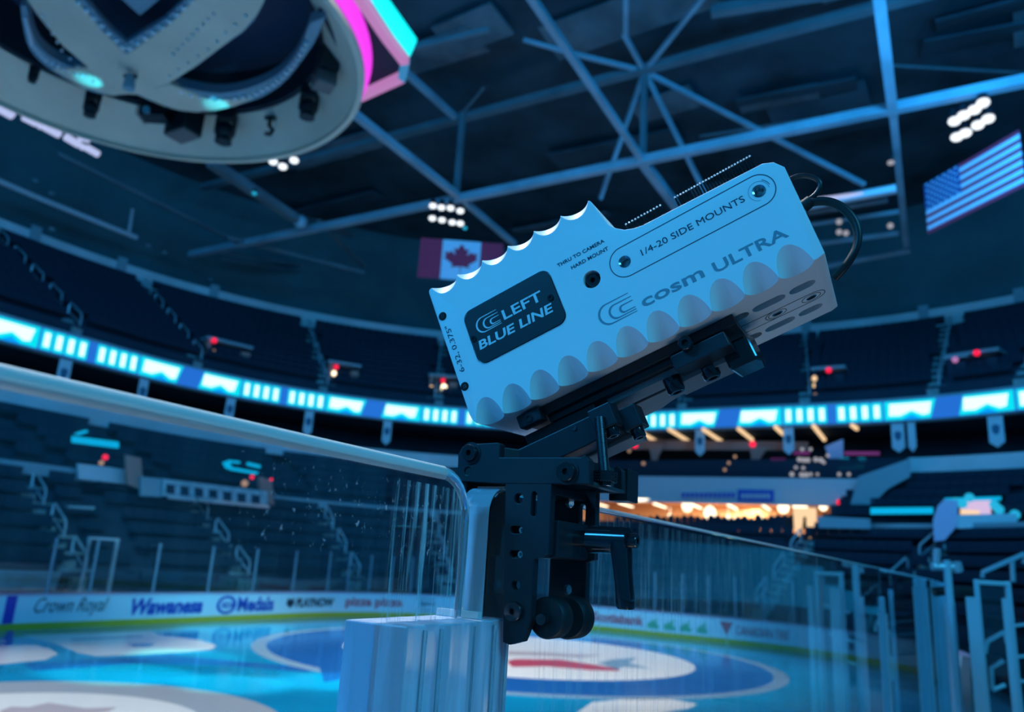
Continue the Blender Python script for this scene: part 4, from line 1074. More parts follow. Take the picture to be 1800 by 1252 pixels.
# fixtures hung inside the rim
for (x, y, kind_) in ((58, 135, 'cam'), (160, 190, 'spk'), (270, 210, 'spk2'), (395, 232, 'spk'), (472, 228, 'hook'), (542, 190, 'spk'), (323, 225, 'case'), (572, 130, 'box2')):
    p = onz(x, y, 12.3)
    nm = {'cam': 'moving_head_light', 'spk': 'moving_head_light', 'spk2': 'projector', 'hook': 'bracket_clamp', 'case': 'speaker_cabinet', 'box2': 'amplifier_box'}[kind_]
    t_ = thing(nm, {58: 'small black lamp at the left of the scoreboard rim', 160: 'black moving light under the scoreboard rim, left of the projector', 270: 'black projector in a cage inside the scoreboard rim', 395: 'largest black moving light at the bottom of the scoreboard rim', 472: 'small black hook clamp on the scoreboard rim', 542: 'black moving light at the right of the scoreboard rim', 323: 'square black speaker cabinet on the scoreboard rim', 572: 'tall stack of dark brown boxes at the right of the scoreboard rim'}[x], {'cam': 'stage light', 'spk': 'stage light', 'spk2': 'projector', 'hook': 'clamp', 'case': 'speaker', 'box2': 'equipment box'}[kind_], p)
    mb = MB()
    if kind_ in ('spk', 'cam'):
        s = {160: .8, 395: 1.15, 542: 1.0, 58: .5}[x]
        mb.box(-.18 * s, .18 * s, -.12 * s, .12 * s, .28 * s, .5 * s); obj('base', mb, 'fixture_black', t_, local=True, bevel=.01)
        mb = MB(); mb.box(-.2 * s, -.15 * s, -.06 * s, .06 * s, -.05, .3 * s); mb.box(.15 * s, .2 * s, -.06 * s, .06 * s, -.05, .3 * s); obj('yoke', mb, 'fixture_black', t_, local=True)
        mb = MB(); mb.ball((0, 0, 0), .2 * s, sc_=(1, 1, 1.1)); mb.cyl((0, 0, 0), (0, 0, -.24 * s), .14 * s, 14, r1=.17 * s); obj('lamp_head', mb, 'fixture_black', t_, 50, local=True)
    elif kind_ == 'case':
        X = Matrix.Rotation(-UA, 4, 'Z'); mb.box(-.36, .36, -.25, .25, -.18, .42, 0, X); obj('cabinet', mb, 'fixture_black', t_, local=True, bevel=.02)
        mb = MB(); mb.box(-.34, .34, -.24, .24, -.22, -.18, 0, X); obj('grille', mb, 'fixture_brown', t_, local=True)
    elif kind_ == 'spk2':
        mb.box(-.28, .28, -.2, .2, 0, .3); obj('body', mb, 'fixture_black', t_, local=True, bevel=.02)
        mb = MB(); mb.cyl((-.05, -.2, .1), (-.05, -.3, .06), .09, 14); obj('lens', mb, 'steel', t_, 50, local=True)
        mb = MB()
        for q in (-.3, .3): mb.tube([(q, -.22, 0), (q, -.22, .4), (q, .22, .4), (q, .22, 0), (q, -.22, 0)], .015, 6)
        obj('cage', mb, 'fixture_black', t_, local=True)
    elif kind_ == 'hook':
        mb.tube([(0, 0, .35), (0, 0, .1), (.1, 0, 0), (.05, 0, -.12), (-.06, 0, -.1)], .05, 8); obj('hook', mb, 'fixture_black', t_, 60, local=True)
        mb = MB(); mb.cyl((-.12, 0, .3), (.12, 0, .3), .05, 10); obj('clamp_bar', mb, 'fixture_black', t_, 50, local=True)
    else:
        X = Matrix.Rotation(-UA - .5, 4, 'Z'); mb.box(-.26, .26, -.2, .2, .0, .5, 0, X); obj('upper_box', mb, 'fixture_black', t_, local=True, bevel=.02)
        mb = MB(); mb.box(-.22, .22, -.2, .2, -.32, -.04, 0, X); obj('lower_box', mb, 'fixture_brown', t_, local=True, bevel=.02)
t_ = thing('spotlight', 'small teal spotlight fixed at the foot of the scoreboard arches', 'stage light', onz(228, 140, 12.02))
mb = MB(); mb.cyl((0, 0, .1), (0, .02, -.2), .09, 16, r1=.12); obj('can', mb, 'score_trim', t_, 50, local=True)
mb = MB(); mb.box(-.13, .13, -.03, .03, .04, .12); obj('bracket', mb, 'fixture_black', t_, local=True)
for (p, t) in (((176, 205), (158, 142)), ((395, 228), (382, 184))):
    spot('rim_spot', onz(*p, 11.6), onz(*t, 12.32), 60, (.05, .75, 1.0), 40, .6, .05)
# angular video frame beyond the rim
vf = thing('video_board', 'angular video screen with pink and cyan lit frame right of the scoreboard rim', 'video screen', onz(690, 110, 12.4))
def ptube(pts, z, w_, m, nm):
    mb = MB(); P3 = [onz(x, y, z) for x, y in pts]
    for a, b_ in zip(P3, P3[1:]): mb.beam(a, b_, w_, w_)
    return obj(nm, mb, m, vf)
zv = 12.4
ptube([(600, 184), (636, 168), (706, 136)], zv, .17, 'pink_soft', 'frame_edge')
ptube([(706, 138), (713, 108)], zv, .16, 'sky_soft', 'frame_edge')
ptube([(712, 108), (680, 66), (622, -20)], zv, .17, 'pink_soft', 'frame_edge')
mb = MB(); P3 = [onz(x, y, zv + .12) for x, y in ((602, 182), (700, 134), (706, 108), (620, -18), (560, 20), (600, 100))]
mb.prism([(p.dot(UV), p.dot(NV)) for p in P3], zv + .12, zv + .2, 0, None, gmap); obj('soffit', mb, 'score_dark', vf)
mb = MB(); q = [onz(x, y, zv + .02) for x, y in ((720, 103), (692, 66), (640, -14), (668, -14), (732, 76))]
mb.prism([(p.dot(UV), p.dot(NV)) for p in q], zv + .05, zv + .12, 0, None, gmap); obj('screen', mb, 'screen_cyan', vf)
#SPLIT-NEAR
# ------------------------------------------------------------------ near glass run beside the photographer
def aoX(a, o, z=0.):
    """frame standing at rink position a,o: x to the bench side, y along the glass, z up"""
    p = AO(a, o, z)
    return Matrix(((-NV.x, UV.x, 0, p.x), (-NV.y, UV.y, 0, p.y), (0, 0, 1, p.z), (0, 0, 0, 1)))
ZG = 3.0985
def slab_pane(a0, a1, z0, zt, label, o0=.2485, th=.020, rc=.016):
    """thick pane with square ground edges and a rounded near corner"""
    t_ = thing('near_glass_pane', label, 'glass pane', aoX(a0, o0, z0)); L = a1 - a0; h = zt - z0; r = th / 2
    pr = [(0, 0), (L, 0), (L, h), (rc, h)] + [(rc + rc * math.cos(R_(q)), h - rc + rc * math.sin(R_(q))) for q in (105, 120, 135, 150, 165, 180)]
    mb = MB(); mb.prism(pr, -r, r, 0, None, lambda a, b, c: (c, a, b)); obj('glass_sheet', mb, 'acrylic', t_, local=True, bevel=.0012)
    mb = MB(); mb.box(-r, r, rc, L, h + .0001, h + .0022); obj('top_edge', mb, 'edge_frost', t_, local=True, bevel=.0008)
    arc_ = [(0, 0), (0, h - rc)] + [(rc + rc * math.cos(R_(q)), h - rc + rc * math.sin(R_(q))) for q in (165, 150, 135, 120, 105, 95)]
    mb = MB(); stroke(mb, [(a - .0006, b + .0004) for a, b in arc_], .0006, -r * .98, r * .98, 0, None, lambda a, b, c: (c, a, b)); obj('end_face', mb, 'acrylic_end', t_, local=True)
    mb = MB(); mb.box(r + .0003, r + .0004, .06, L * .6, h - .35, h - .004); k_ = obj('scuffed_area', mb, 'scuff_soft', t_, local=True); k_['label'] = 'faintly smeared area of the pane'
    return t_
def pane(a0, a1, z0, zt, label, th=.0125, rc=.014, near=False):
    X = aoX(a0, .25, z0); t_ = thing('near_glass_pane', label, 'glass pane', X)
    L = a1 - a0; h = zt - z0; r = th / 2
    mb = MB()
    pr = [(r, 0), (L - r, 0), (L - r, h - r - rc)] + [(L - r - rc + rc * math.cos(R_(q)), h - r - rc + rc * math.sin(R_(q))) for q in (15, 30, 45, 60, 75)] + \
         [(L - r - rc, h - r)] + [(r + rc + rc * math.cos(R_(q)), h - r - rc + rc * math.sin(R_(q))) for q in (90, 105, 120, 135, 150, 165, 180)]
    mb.prism(pr, -r + .0004, r - .0004, 0, None, lambda a, b, c: (c, a, b))
    obj('glass_sheet', mb, 'acrylic' if near else 'acrylic_far', t_, local=True)
    # rounded polished edge
    if near:
        mb = MB(); mb.box(r + .0003, r + .0004, L - .075, L - .012, h - .12, h - .012); k_ = obj('scuffed_area', mb, 'scuff_streak', t_, local=True); k_['label'] = 'vertical white scratches near the pane end'
        mb = MB(); mb.box(-r - .0004, -r - .0003, L - .17, L - .012, h - .05, h - .012); k_ = obj('scuffed_area', mb, 'scuff_speck', t_, local=True); k_['label'] = 'white specks under the pane top edge'
    top = [(0, r + rc, h - r)] + [(0, r + rc + (L - 2 * r - 2 * rc) * k / 12, h - r) for k in range(1, 12)] + [(0, L - r - rc, h - r)]
    mb = MB(); mb.tube(top, r, 14); obj('top_edge', mb, 'edge_frost' if near else 'edge_thin', t_, 60, local=True)
    e1 = [(0, L - r - rc, h - r)] + [(0, L - r - rc + rc * math.sin(R_(q)), h - r - rc + rc * math.cos(R_(q))) for q in (15, 30, 45, 60, 75, 90)] + [(0, L - r, 0.02)]
    mb = MB(); mb.tube(e1, r, 14); obj('end_edge', mb, 'edge_clear', t_, 60, local=True)
    e0 = [(0, r + rc, h - r)] + [(0, r + rc - rc * math.sin(R_(q)), h - r - rc + rc * math.cos(R_(q))) for q in (15, 30, 45, 60, 75, 90)] + [(0, r, 0.02)]
    mb = MB(); mb.tube(e0, r, 14); obj('end_edge', mb, 'edge_clear', t_, 60, local=True)
    return t_
dm('edge_thin', (.45, .66, .80), rough=.3)
pane(-1.2, .387, 1.3, ZG, 'thick clear glass pane with milky rounded top edge, nearest the camera at the left', th=.0078, rc=.024, near=True)
slab_pane(.3935, 2.755, 1.3, 3.0905, 'clear glass pane clamped by the black mount, running away to the right')
pane(2.785, 5.15, 1.3, 3.094, 'second glass pane beyond the clamped one, left of the latch pole')
pane(5.18, 7.5, 1.3, 3.093, 'third narrow looking glass pane beyond the clamped one')
# clear extruded stanchion under the mount
X = aoX(.365, .25, 1.1)
st = thing('clear_stanchion', 'thick ribbed clear plastic stanchion clasping the glass joint below the black mount', 'stanchion', X)
mb = MB()
a0_, a1_ = -.052, .048
sec = [(-.022, a0_), (-.022, a1_), (-.018, a1_ + .002), (.016, a1_ + .002), (.0175, a1_), (.0175, a1_ - .018), (.0195, a1_ - .021), (.018, .012), (.0215, .008), (.0215, -.018), (.0165, -.022), (.0165, -.034), (.0195, -.037), (.0195, a0_)]
mb.prism(sec, 0, 1.917, 0)
obj('stanchion_body', mb, 'bracket_clear', st, local=True, bevel=.0008)
mb = MB()
for y_ in (-.040, -.026, .004, .026, .040): mb.box(.0205, .0222, y_ - .0008, y_ + .0008, 0, 1.915)
tag(obj('rib', mb, 'edge_clear', st, local=True), kind='stuff')
mb = MB(); mb.box(-.02, .0118, .0225, .0265, 1.9172, 1.921); obj('spacer', mb, 'edge_frost', st, local=True)
# far stanchions of the same glass line
for (a_, wd, x_, y_, lb) in ((2.77, .036, 1540, 1049, 'at the far end of the clamped pane'), (5.165, .075, 1614, 1030, 'second beyond the clamped pane'), (7.52, .075, 1632, 1034, 'third beyond the clamped pane'), (9.9, .08, 1650, 1036, 'fourth beyond the clamped pane')):
    q = on_o(x_, y_, .25 if a_ < 6 else .25); zt = min(3.09, EYE + (q.z - EYE)) if a_ < 3 else 3.085
    t_ = thing('bench_stanchion', 'blue grey stanchion in the near glass run, ' + lb, 'stanchion', aoX(a_, .25, .9))
    mb = MB(); mb.box(-wd / 2, wd / 2, -.03, .03, 0, zt - .9); obj('post', mb, 'post_blue', t_, local=True, bevel=.004)
    mb = MB(); mb.box(wd / 2, wd / 2 + .006, -.012, .012, 0, zt - .95); obj('clip_strip', mb, 'aluminium', t_, local=True)
# near side boards further down the ice
nb = thing('near_boards', 'dark backed near side boards below the far end of the near glass', 'rink boards', AO(18, .3, 0))
mb = MB(); rb_(4, 27.6, .18, .30, .2, 1.05, 0, mb); obj('board_panel', mb, 'truss_dim', nb)
mb = MB(); rb_(4, 27.6, .17, .32, 0, .2, 0, mb); obj('kick_plate', mb, 'board_kick', nb)
mb = MB(); rb_(4, 27.6, .12, .34, 1.05, 1.11, 0, mb); obj('cap_rail', mb, 'truss_dim', nb)

# bench door hardware at the right
def px_post(name, x0, y0, x1, y1, dep, wpx, m, parent=None, label=None, cat=None, round_=False):
    p0 = at_depth(x0, y0, dep); p1 = Vector((p0.x, p0.y, .9)); r = wpx / FPX * dep
    mb = MB()
    if round_: mb.cyl(p1, p0, r / 2, 16)
    else: mb.beam(p1, p0, r, r * .8)
    o = obj(name, mb, m, parent, 50 if round_ else None)
    if parent is None: tag(o, label, cat)
    return o
DP = 3.1
lp = thing('latch_pole', 'pale metal pole with a cross shaped latch on top beside the bench gate', 'pole', at_depth(1669, 1100, DP))
px_post('pole', 1664, 985, 0, 0, DP, 13, 'aluminium', lp, round_=True)
px_post('sleeve', 1669, 1060, 0, 0, DP, 17, 'aluminium', lp, round_=True)
def hbar(p0, p1, dep, r, m, nm, parent):
    mb = MB(); mb.tube([at_depth(*p0, dep), at_depth(*p1, dep)], r, 10); return obj(nm, mb, m, parent, 60)
hbar((1638, 996), (1686, 998), DP, .016, 'aluminium', 'cross_bar', lp)
hbar((1647, 965), (1646, 998), DP, .014, 'aluminium', 'latch_lever', lp)
hbar((1680, 990), (1684, 1004), DP, .020, 'aluminium', 'latch_knob', lp)
hbar((1641, 1041), (1674, 1037), DP + .03, .018, 'rubber', 'black_collar', lp)
gd = thing('bench_gate', 'glass bench gate with pale metal frame at the right edge', 'gate', at_depth(1740, 1100, 3.3))
DG = 3.3
gl_ = at_depth(1716, 1024, DG); gr_ = at_depth(1772, 1027, DG); gr_.z = gl_.z
def fbar(a, b_, w_, m, nm):
    mb = MB(); mb.beam(a, b_, w_, w_ * .8); return obj(nm, mb, m, gd, bevel=.003)
dn = Vector((0, 0, -2.2))
fbar(gl_ + Vector((0, 0, .012)), gl_ + dn, .026, 'rail_grey', 'frame_stile'); fbar(gr_ + Vector((0, 0, .012)), gr_ + dn, .024, 'rail_grey', 'frame_stile')
fbar(gl_, gr_, .022, 'aluminium', 'frame_rail')
dg = (gr_ - gl_).normalized(); nrm_ = Vector((-dg.y, dg.x, 0)) * .006
mb = MB(); vs = [gl_ - nrm_, gr_ - nrm_, gr_ + nrm_, gl_ + nrm_]; vs = vs + [v + dn for v in vs]
mb.add(vs, [(3, 2, 1, 0), (4, 5, 6, 7), (0, 1, 5, 4), (1, 2, 6, 5), (2, 3, 7, 6), (3, 0, 4, 7)]); obj('gate_glass', mb, 'acrylic_far', gd)
px_post('gate_post', 1708, 1050, 0, 0, 3.0, 24, 'aluminium', None, 'wide pale blue post standing left of the bench gate', 'post')
px_post('gate_post', 1766, 1052, 0, 0, 3.0, 12, 'aluminium', None, 'narrower pale post in front of the bench gate at the right edge', 'post')
px_post('gate_post', 1655, 1042, 0, 0, 4.0, 9, 'post_blue', None, 'slim blue post just left of the latch pole', 'post')
mb = MB(); mb.beam(at_depth(1672, 1040, 3.4), at_depth(1714, 1043, 3.4), .05, .05); tag(obj('header_beam', mb, 'rubber'), 'dark crossbar between the latch pole and the bench gate', 'beam')
# bench steps seen past the glass
for (x0, x1, ys, dep, lb) in ((1557, 1608, (1092, 1116, 1150, 1191), 6.0, 'seen through the second near pane'), (1783, 1840, (1096, 1153, 1197), 4.6, 'right of the bench gate')):
    t_ = thing('bench_steps', 'pale edged steps and rails ' + lb, 'steps', at_depth((x0 + x1) / 2, ys[-1], dep))
    for i, y in enumerate(ys):
        mb = MB(); mb.beam(at_depth(x0, y + (2 if i else 4), dep + .02 * i), at_depth(x1, y - 3, dep + .02 * i), .022, .014); obj('tread_edge', mb, 'rail_grey', t_)
rl = thing('bench_handrail', 'slanting handrails behind the bench gate at the right', 'handrail', at_depth(1750, 1180, 5.0))
for pts in (((1733, 1148), (1737, 1128), (1765, 1112), (1772, 1130)), ((1746, 1212), (1744, 1175), (1765, 1162)), ((1746, 1214), (1768, 1205)), ((1727, 1015), (1727, 1006), (1800, 974), (1800, 990)), ((1779, 985), (1781, 1022))):
    mb = MB(); mb.tube([at_depth(x, y, 6.0) for x, y in pts], .018, 6); obj('rail', mb, 'rail_grey', rl, 60)

# ------------------------------------------------------------------ the black glass-clamp mount
MX = aoX(.40, .25, 3.10)
mt = thing('glass_clamp_mount', 'black metal clamp mount with slotted plates, rollers and ratchet lever on the glass edge', 'camera mount', MX)
def P2(s, z): return (s + .25, z - 3.10)
def plate(name, poly, y0, y1, m, holes=(), bev=.0006, label=None):
    """plate across the glass line with real cut-outs"""
    mb = MB(); mb.prism(poly, y0, y1, 0, None, lambda a, b, c: (a, c, b))
    me = mb.mesh(name, [m])
    bm = bmesh.new(); bm.from_mesh(me); bmesh.ops.recalc_face_normals(bm, faces=bm.faces); bm.to_mesh(me); bm.free()
    if holes:
        cb = MB()
        for h in holes: cb.prism(h, y0 - .01, y1 + .01, 0, None, lambda a, b, c: (a, c, b))
        me = boolean(me, cb)
    return obj(name, me, m, mt, bevel=bev)
def boolean(me, cb, op='DIFFERENCE', mats=None):
    cm = cb if not isinstance(cb, MB) else cb.mesh('cut', mats or [])
    bm = bmesh.new(); bm.from_mesh(cm); bmesh.ops.recalc_face_normals(bm, faces=bm.faces); bm.to_mesh(cm); bm.free()
    a = bpy.data.objects.new('ba', me); c = bpy.data.objects.new('bc', cm); COL.objects.link(a); COL.objects.link(c)
    md = a.modifiers.new('b', 'BOOLEAN'); md.operation = op; md.object = c; md.solver = 'EXACT'; md.use_self = False
    dg = bpy.context.evaluated_depsgraph_get()
    out = bpy.data.meshes.new_from_object(a.evaluated_get(dg))
    bpy.data.objects.remove(a); bpy.data.objects.remove(c)
    return out
def slot(cx, cz, w_, h_): return rrect(cx - w_ / 2, cx + w_ / 2, cz - h_ / 2, cz + h_ / 2, min(w_, h_) / 2 * .98, 5)
def off(p, dx=0, dz=0): return (p[0] + dx, p[1] + dz)
# hinge plates (front and back) sitting over the pane
hp = [(-.0170, -.0052), (-.0178, .0115), (-.0155, .0155), (-.0120, .0172), (.0105, .0178), (.0120, .0165), (.0120, .0088), (.0655, .0082), (.0668, .0098), (.0705, .0070), (.0712, -.0068), (.0190, -.0068)]
plate('hinge_plate', hp, 0, .006, 'anodised_black', [circ(-.0100, .0008, .0024, 14)])
plate('hinge_plate', [(x, z) for x, z in hp], .049, .055, 'anodised_black', [circ(-.0100, .0008, .0024, 14)])
for (s, z) in ((-.2583, 3.1115), (-.1929, 3.0999)):
    x, zz = P2(s, z); mb = MB(); mb.ringcyl((x, 0, zz), (x, -.0032, zz), .0051 if s < -.2 else .0056, .0018, 24, .0024)
    obj('button_bolt', mb, 'bolt_black', mt, 40, local=True)
    mb = MB(); mb.cyl((x, 0, zz), (x, -.0006, zz), .0068 if s < -.2 else .0072, 28); obj('washer', mb, 'anodised_black', mt, 40, local=True)
# channel right wall, its lit look put into the colour, with knurled height screw
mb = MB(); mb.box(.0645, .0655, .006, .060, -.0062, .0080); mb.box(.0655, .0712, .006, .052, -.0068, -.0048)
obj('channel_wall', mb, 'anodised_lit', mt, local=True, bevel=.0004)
mb = MB(); mb.box(.0575, .0705, .060, .078, -.0105, .0095); obj('end_block', mb, 'anodised_black', mt, local=True, bevel=.0008)
x, zz = .0785, -.0012
mb = MB(); mb.cyl((.0722, .018, -.0040), (.0722, .018, .0023), .0072, 30)
for i in range(30):
    a_ = 2 * math.pi * i / 30
    for k in range(4): mb.ball((.0722 + .0073 * math.cos(a_ + k * .1), .018 + .0073 * math.sin(a_ + k * .1), -.0032 + k * .0016), .0005, 0, 4, 3)
obj('knurled_knob', mb, 'bolt_black', mt, 50, local=True)
mb = MB(); mb.cyl((.0722, .018, -.0058), (.0722, .018, -.0040), .0050, 6); obj('knob_nut', mb, 'bolt_black', mt, 40, local=True)
mb = MB()
pts_ = []; r0 = Vector((.0722, .018, .001)); r1 = Vector((.0672, .020, .0345))
mb.cyl(r0, r1, .0026, 14)
for i in range(46):
    c0 = r0.lerp(r1, (i + .5) / 46); mb.cyl(c0 - (r1 - r0).normalized() * .00022, c0 + (r1 - r0).normalized() * .00022, .0031, 14)
obj('threaded_rod', mb, 'steel_dark', mt, 50, local=True)
# vertical clamp plates
fp = [(.0172, -.0068), (.0475, -.0068), (.0475, -.0460), (.0385, -.0490), (.0385, -.0820), (.0340, -.0930), (.0260, -.0955), (.0215, -.0945)]
plate('clamp_plate', fp, 0, .006, 'anodised_black', [circ(.0267, -.0152, .0030, 18), slot(.0368, -.0182, .0036, .0140), slot(.0262, -.0330, .0085, .0042), slot(.0268, -.0466, .0085, .0042), circ(.0278, -.0635, .0027, 18)])
for zz in (-.0330, -.0466):
    mb = MB(); mb.ringcyl((.0278, .010, zz), (.0278, .004, zz), .0026, .0010, 14, .0016); obj('slot_screw', mb, 'steel', mt, 40, local=True)
bp_ = [(.0240, -.0045), (.0540, -.0045), (.0540, -.0470), (.0490, -.0490), (.0490, -.0830), (.0440, -.0920), (.0300, -.0935), (.0240, -.0880)]
plate('clamp_plate', bp_, .049, .055, 'anodised_black', [circ(.0358, -.0135, .0030, 18), slot(.0448, -.0202, .0042, .0130), circ(.0365, -.0655, .0030, 18)])
mb = MB(); mb.prism([(.0172, -.0480), (.0172, -.0265), (.0500, -.0265), (.0500, -.0470), (.0475, -.0480)], .006, .049, 0, None, lambda a, b, c: (a, c, b))
obj('clamp_block', mb, 'anodised_black', mt, local=True, bevel=.001)
mb = MB(); mb.box(.0200, .0475, .006, .0490, -.0125, -.0078); obj('upper_bridge', mb, 'anodised_black', mt, local=True, bevel=.0008)
mb = MB(); mb.box(-.024, .0165, .001, .052, -.0045, .0030); obj('saddle_pad', mb, 'rubber', mt, local=True)
mb = MB(); mb.box(-.019, -.0125, .004, .050, -.090, -.0050); obj('ice_side_jaw', mb, 'anodised_black', mt, local=True, bevel=.0008)
# rollers on an axle
mb = MB(); mb.cyl((.0445, .000, -.0805), (.0445, .055, -.0805), .0030, 14); obj('roller_axle', mb, 'bolt_black', mt, 50, local=True)
for (x, y0, y1, zz, r) in ((.0440, .0075, .0205, -.0800, .0113), (.0445, .0320, .0470, -.0805, .0122)):
    mb = MB(); n = 40
    prof = [(0, y0), (r * .92, y0), (r, y0 + .0012), (r, y1 - .0012), (r * .92, y1), (0, y1)]
    vs = []; fs = []
    for i in range(n):
        q = 2 * math.pi * i / n
        for (rr, yy) in prof[1:5]: vs.append((x + rr * math.cos(q), yy, zz + rr * math.sin(q)))
    for i in range(n):
        j = (i + 1) % n
        for k in range(3): fs.append((i * 4 + k, j * 4 + k, j * 4 + k + 1, i * 4 + k + 1))
    fs += [tuple(i * 4 for i in range(n))[::-1], tuple(i * 4 + 3 for i in range(n))]
    mb.add(vs, fs); obj('roller', mb, 'roller_rubber', mt, 45, local=True)
mb = MB(); mb.ringcyl((.0282, 0, -.0776), (.0282, -.0034, -.0776), .0054, .0018, 24, .0024); obj('button_bolt', mb, 'bolt_black', mt, 40, local=True)
# ratchet lever
hx, hy, hz = .0500, .030, -.0355
mb = MB(); mb.cyl((hx, hy, hz), (hx + .0110, hy, hz), .0048, 20); obj('lever_stud', mb, 'steel_dark', mt, 50, local=True)
lv = MB(); lv.cyl((hx + .0090, hy, hz), (hx + .0330, hy, hz), .0080, 28, r1=.0074)
lvr = []
for k, (xx, zz2, wx, wy) in enumerate(((.0285, -.001, .0045, .0070), (.0290, -.008, .0044, .0068), (.0300, -.018, .0040, .0062), (.0310, -.028, .0038, .0058), (.0318, -.036, .0040, .0058), (.0322, -.0410, .0040, .0056), (.0322, -.0425, .0032, .0046))):
    lvr.append((hx + xx, hy, hz + zz2 * .88, wx * 1.12, wy * 1.1))
vs = []; n = 16
for (cx, cy, cz, wx, wy) in lvr:
    for i in range(n):
        q = 2 * math.pi * i / n; c_, s_ = math.cos(q), math.sin(q)
        vs.append((cx + wx * math.copysign(abs(c_) ** .5, c_), cy + wy * math.copysign(abs(s_) ** .5, s_), cz))
fs = [tuple(range(n))[::-1], tuple(range((len(lvr) - 1) * n, len(lvr) * n))]
for k in range(len(lvr) - 1): fs += [(k * n + i, k * n + (i + 1) % n, (k + 1) * n + (i + 1) % n, (k + 1) * n + i) for i in range(n)]
lv.add(vs, fs)
obj('ratchet_lever', lv, 'bolt_black', mt, 45, local=True)
mb = MB(); mb.ringcyl((hx + .033, hy, hz), (hx + .0385, hy, hz), .0042, .0018, 18, .003); obj('lever_screw', mb, 'bolt_black', mt, 45, local=True)

# ------------------------------------------------------------------ the box camera
RM = ((0.84381, -0.32028, 0.43059), (0.43634, 0.87657, -0.20306), (-0.31241, 0.35923, 0.87941))
OCc = (-0.02377, -0.04474, 0.48359)
def cw(v): return RGT * v[0] + UPV * v[1] + FWD * v[2]
ex = cw([RM[i][0] for i in range(3)]); ey = cw([RM[i][1] for i in range(3)]); ez = -cw([RM[i][2] for i in range(3)])
OB = CAM + cw(OCc)
BX = Matrix(((ex.x, ey.x, ez.x, OB.x), (ex.y, ey.y, ez.y, OB.y), (ex.z, ey.z, ez.z, OB.z), (0, 0, 0, 1)))
bc = thing('rink_camera_box', 'white scalloped camera housing with LEFT BLUE LINE plate, tilted on the black mount', 'camera', BX)
mm = .001; WB = .109
prof = [(0, 9), (.8, 5.2), (2.6, 2.4), (5.4, .6), (9, 0), (221, 0), (225.5, 1.2), (229, 57), (225.3, 62.8), (219.8, 65.4), (145.7, 67.4), (140, 68.4), (134.5, 70.6), (130.4, 74.2), (127, 79.0), (123.2, 98.2), (122.4, 99.8), (120.8, 100.6), (2.0, 101.4), (.5, 100.6), (0, 99)]
prof = [(x * mm, y * mm) for x, y in prof]
mb = MB(); mb.prism(prof, -WB, 0)
me = mb.mesh('housing', ['housing_white'])
ob_ = bpy.data.objects.new('tmp', me); COL.objects.link(ob_)
bv = ob_.modifiers.new('b', 'BEVEL'); bv.width = .0008; bv.segments = 3; bv.limit_method = 'ANGLE'; bv.angle_limit = R_(50)
me = bpy.data.meshes.new_from_object(ob_.evaluated_get(bpy.context.evaluated_depsgraph_get())); bpy.data.objects.remove(ob_)
def capsule(mb, p0, d, r, L, mi=0, nu=72, nv=14):
    """round-nosed cutter: ball end at p0, shank along d"""
    d = Vector(d).normalized(); a = Vector((1, 0, 0)); b = d.cross(a); p0 = Vector(p0); vs = []
    for i in range(1, nv + 1):
        ph = math.pi / 2 * i / nv
        for j in range(nu):
            t = 2 * math.pi * j / nu; vs.append(p0 - d * r * math.cos(ph) + (a * math.cos(t) + b * math.sin(t)) * r * math.sin(ph))
    for j in range(nu):
        t = 2 * math.pi * j / nu; vs.append(p0 + d * L + (a * math.cos(t) + b * math.sin(t)) * r)
    k = nv + 1; vs.append(p0 - d * r); tip = k * nu
    fs = [(tip, (j + 1) % nu, j) for j in range(nu)]
    for i in range(k - 1): fs += [(i * nu + j, i * nu + (j + 1) % nu, (i + 1) * nu + (j + 1) % nu, (i + 1) * nu + j) for j in range(nu)]
    fs.append(tuple((k - 1) * nu + j for j in range(nu)))
    mb.add(vs, fs, mi)
# bottom scallops: deepest line runs from (y=16,z=0) to (y=0,z=-9.5)
for par in (0, 1):
    cb = MB()
    for i in range(par, 11, 2):
        x = (12.3 + 19.7 * i) * mm; r = 9.9 * mm
        dv = Vector((0, -16, -9.5)).normalized(); nv_ = Vector((0, -9.5, 16)).normalized()
        p = Vector((x, 15.6 * mm, .2 * mm)) + nv_ * r - dv * (14 * mm)
        capsule(cb, p, dv, r, .062)
    me = boolean(me, cb)
    cb = MB()
    for i in range(par, 6, 2):
        x = (13.4 + 19.7 * i) * mm; r = 11.8 * mm
        dv = Vector((0, 8, -8.5)).normalized(); nv_ = Vector((0, 8.5, 8)).normalized()
        p = Vector((x, 92.6 * mm, 0)) + nv_ * r + dv * (2 * mm)
        capsule(cb, p, dv, r, .045)
    me = boolean(me, cb)
# recess, counterbore, thread holes and bottom slots
cb = MB()
cb.prism(rrect(.0172, .0823, .0342, .0732, .0065), -.0010, .01)
cb.prism(circ(.1047, .0517, .0056, 32), -.010, .01)
for (x, y) in ((.1270, .0517), (.2113, .0512)): cb.prism(circ(x, y, .0038, 28), -.006, .01)
def yzx(a, b, c): return (a, c, b)
for zc in (-.0335, -.0845):
    for (x0, x1) in ((.2010, .2165), (.1785, .1985), (.1540, .1760), (.1320, .1515)):
        cb.prism(rrect(x0, x1, zc - .0058, zc + .0058, .0050), -.01, .0045, 0, None, yzx)
for x in (.2115, .1900): cb.prism(circ(x, -.060, .0034, 20), -.01, .006, 0, None, yzx)
me = boolean(me, cb)
hs = obj('housing', me, 'housing_white', bc, 20)
for zc in (-.0335, -.0845):
    for (x0, x1) in ((.2010, .2165), (.1785, .1985), (.1540, .1760), (.1320, .1515)):
        mb = MB(); mb.prism(rrect(x0 + .0003, x1 - .0003, zc - .0055, zc + .0055, .0048), .0039, .0044, 0, None, yzx); obj('slot_shade', mb, 'slot_dark', bc, local=True)  # dark plate on each slot floor paints the shade inside
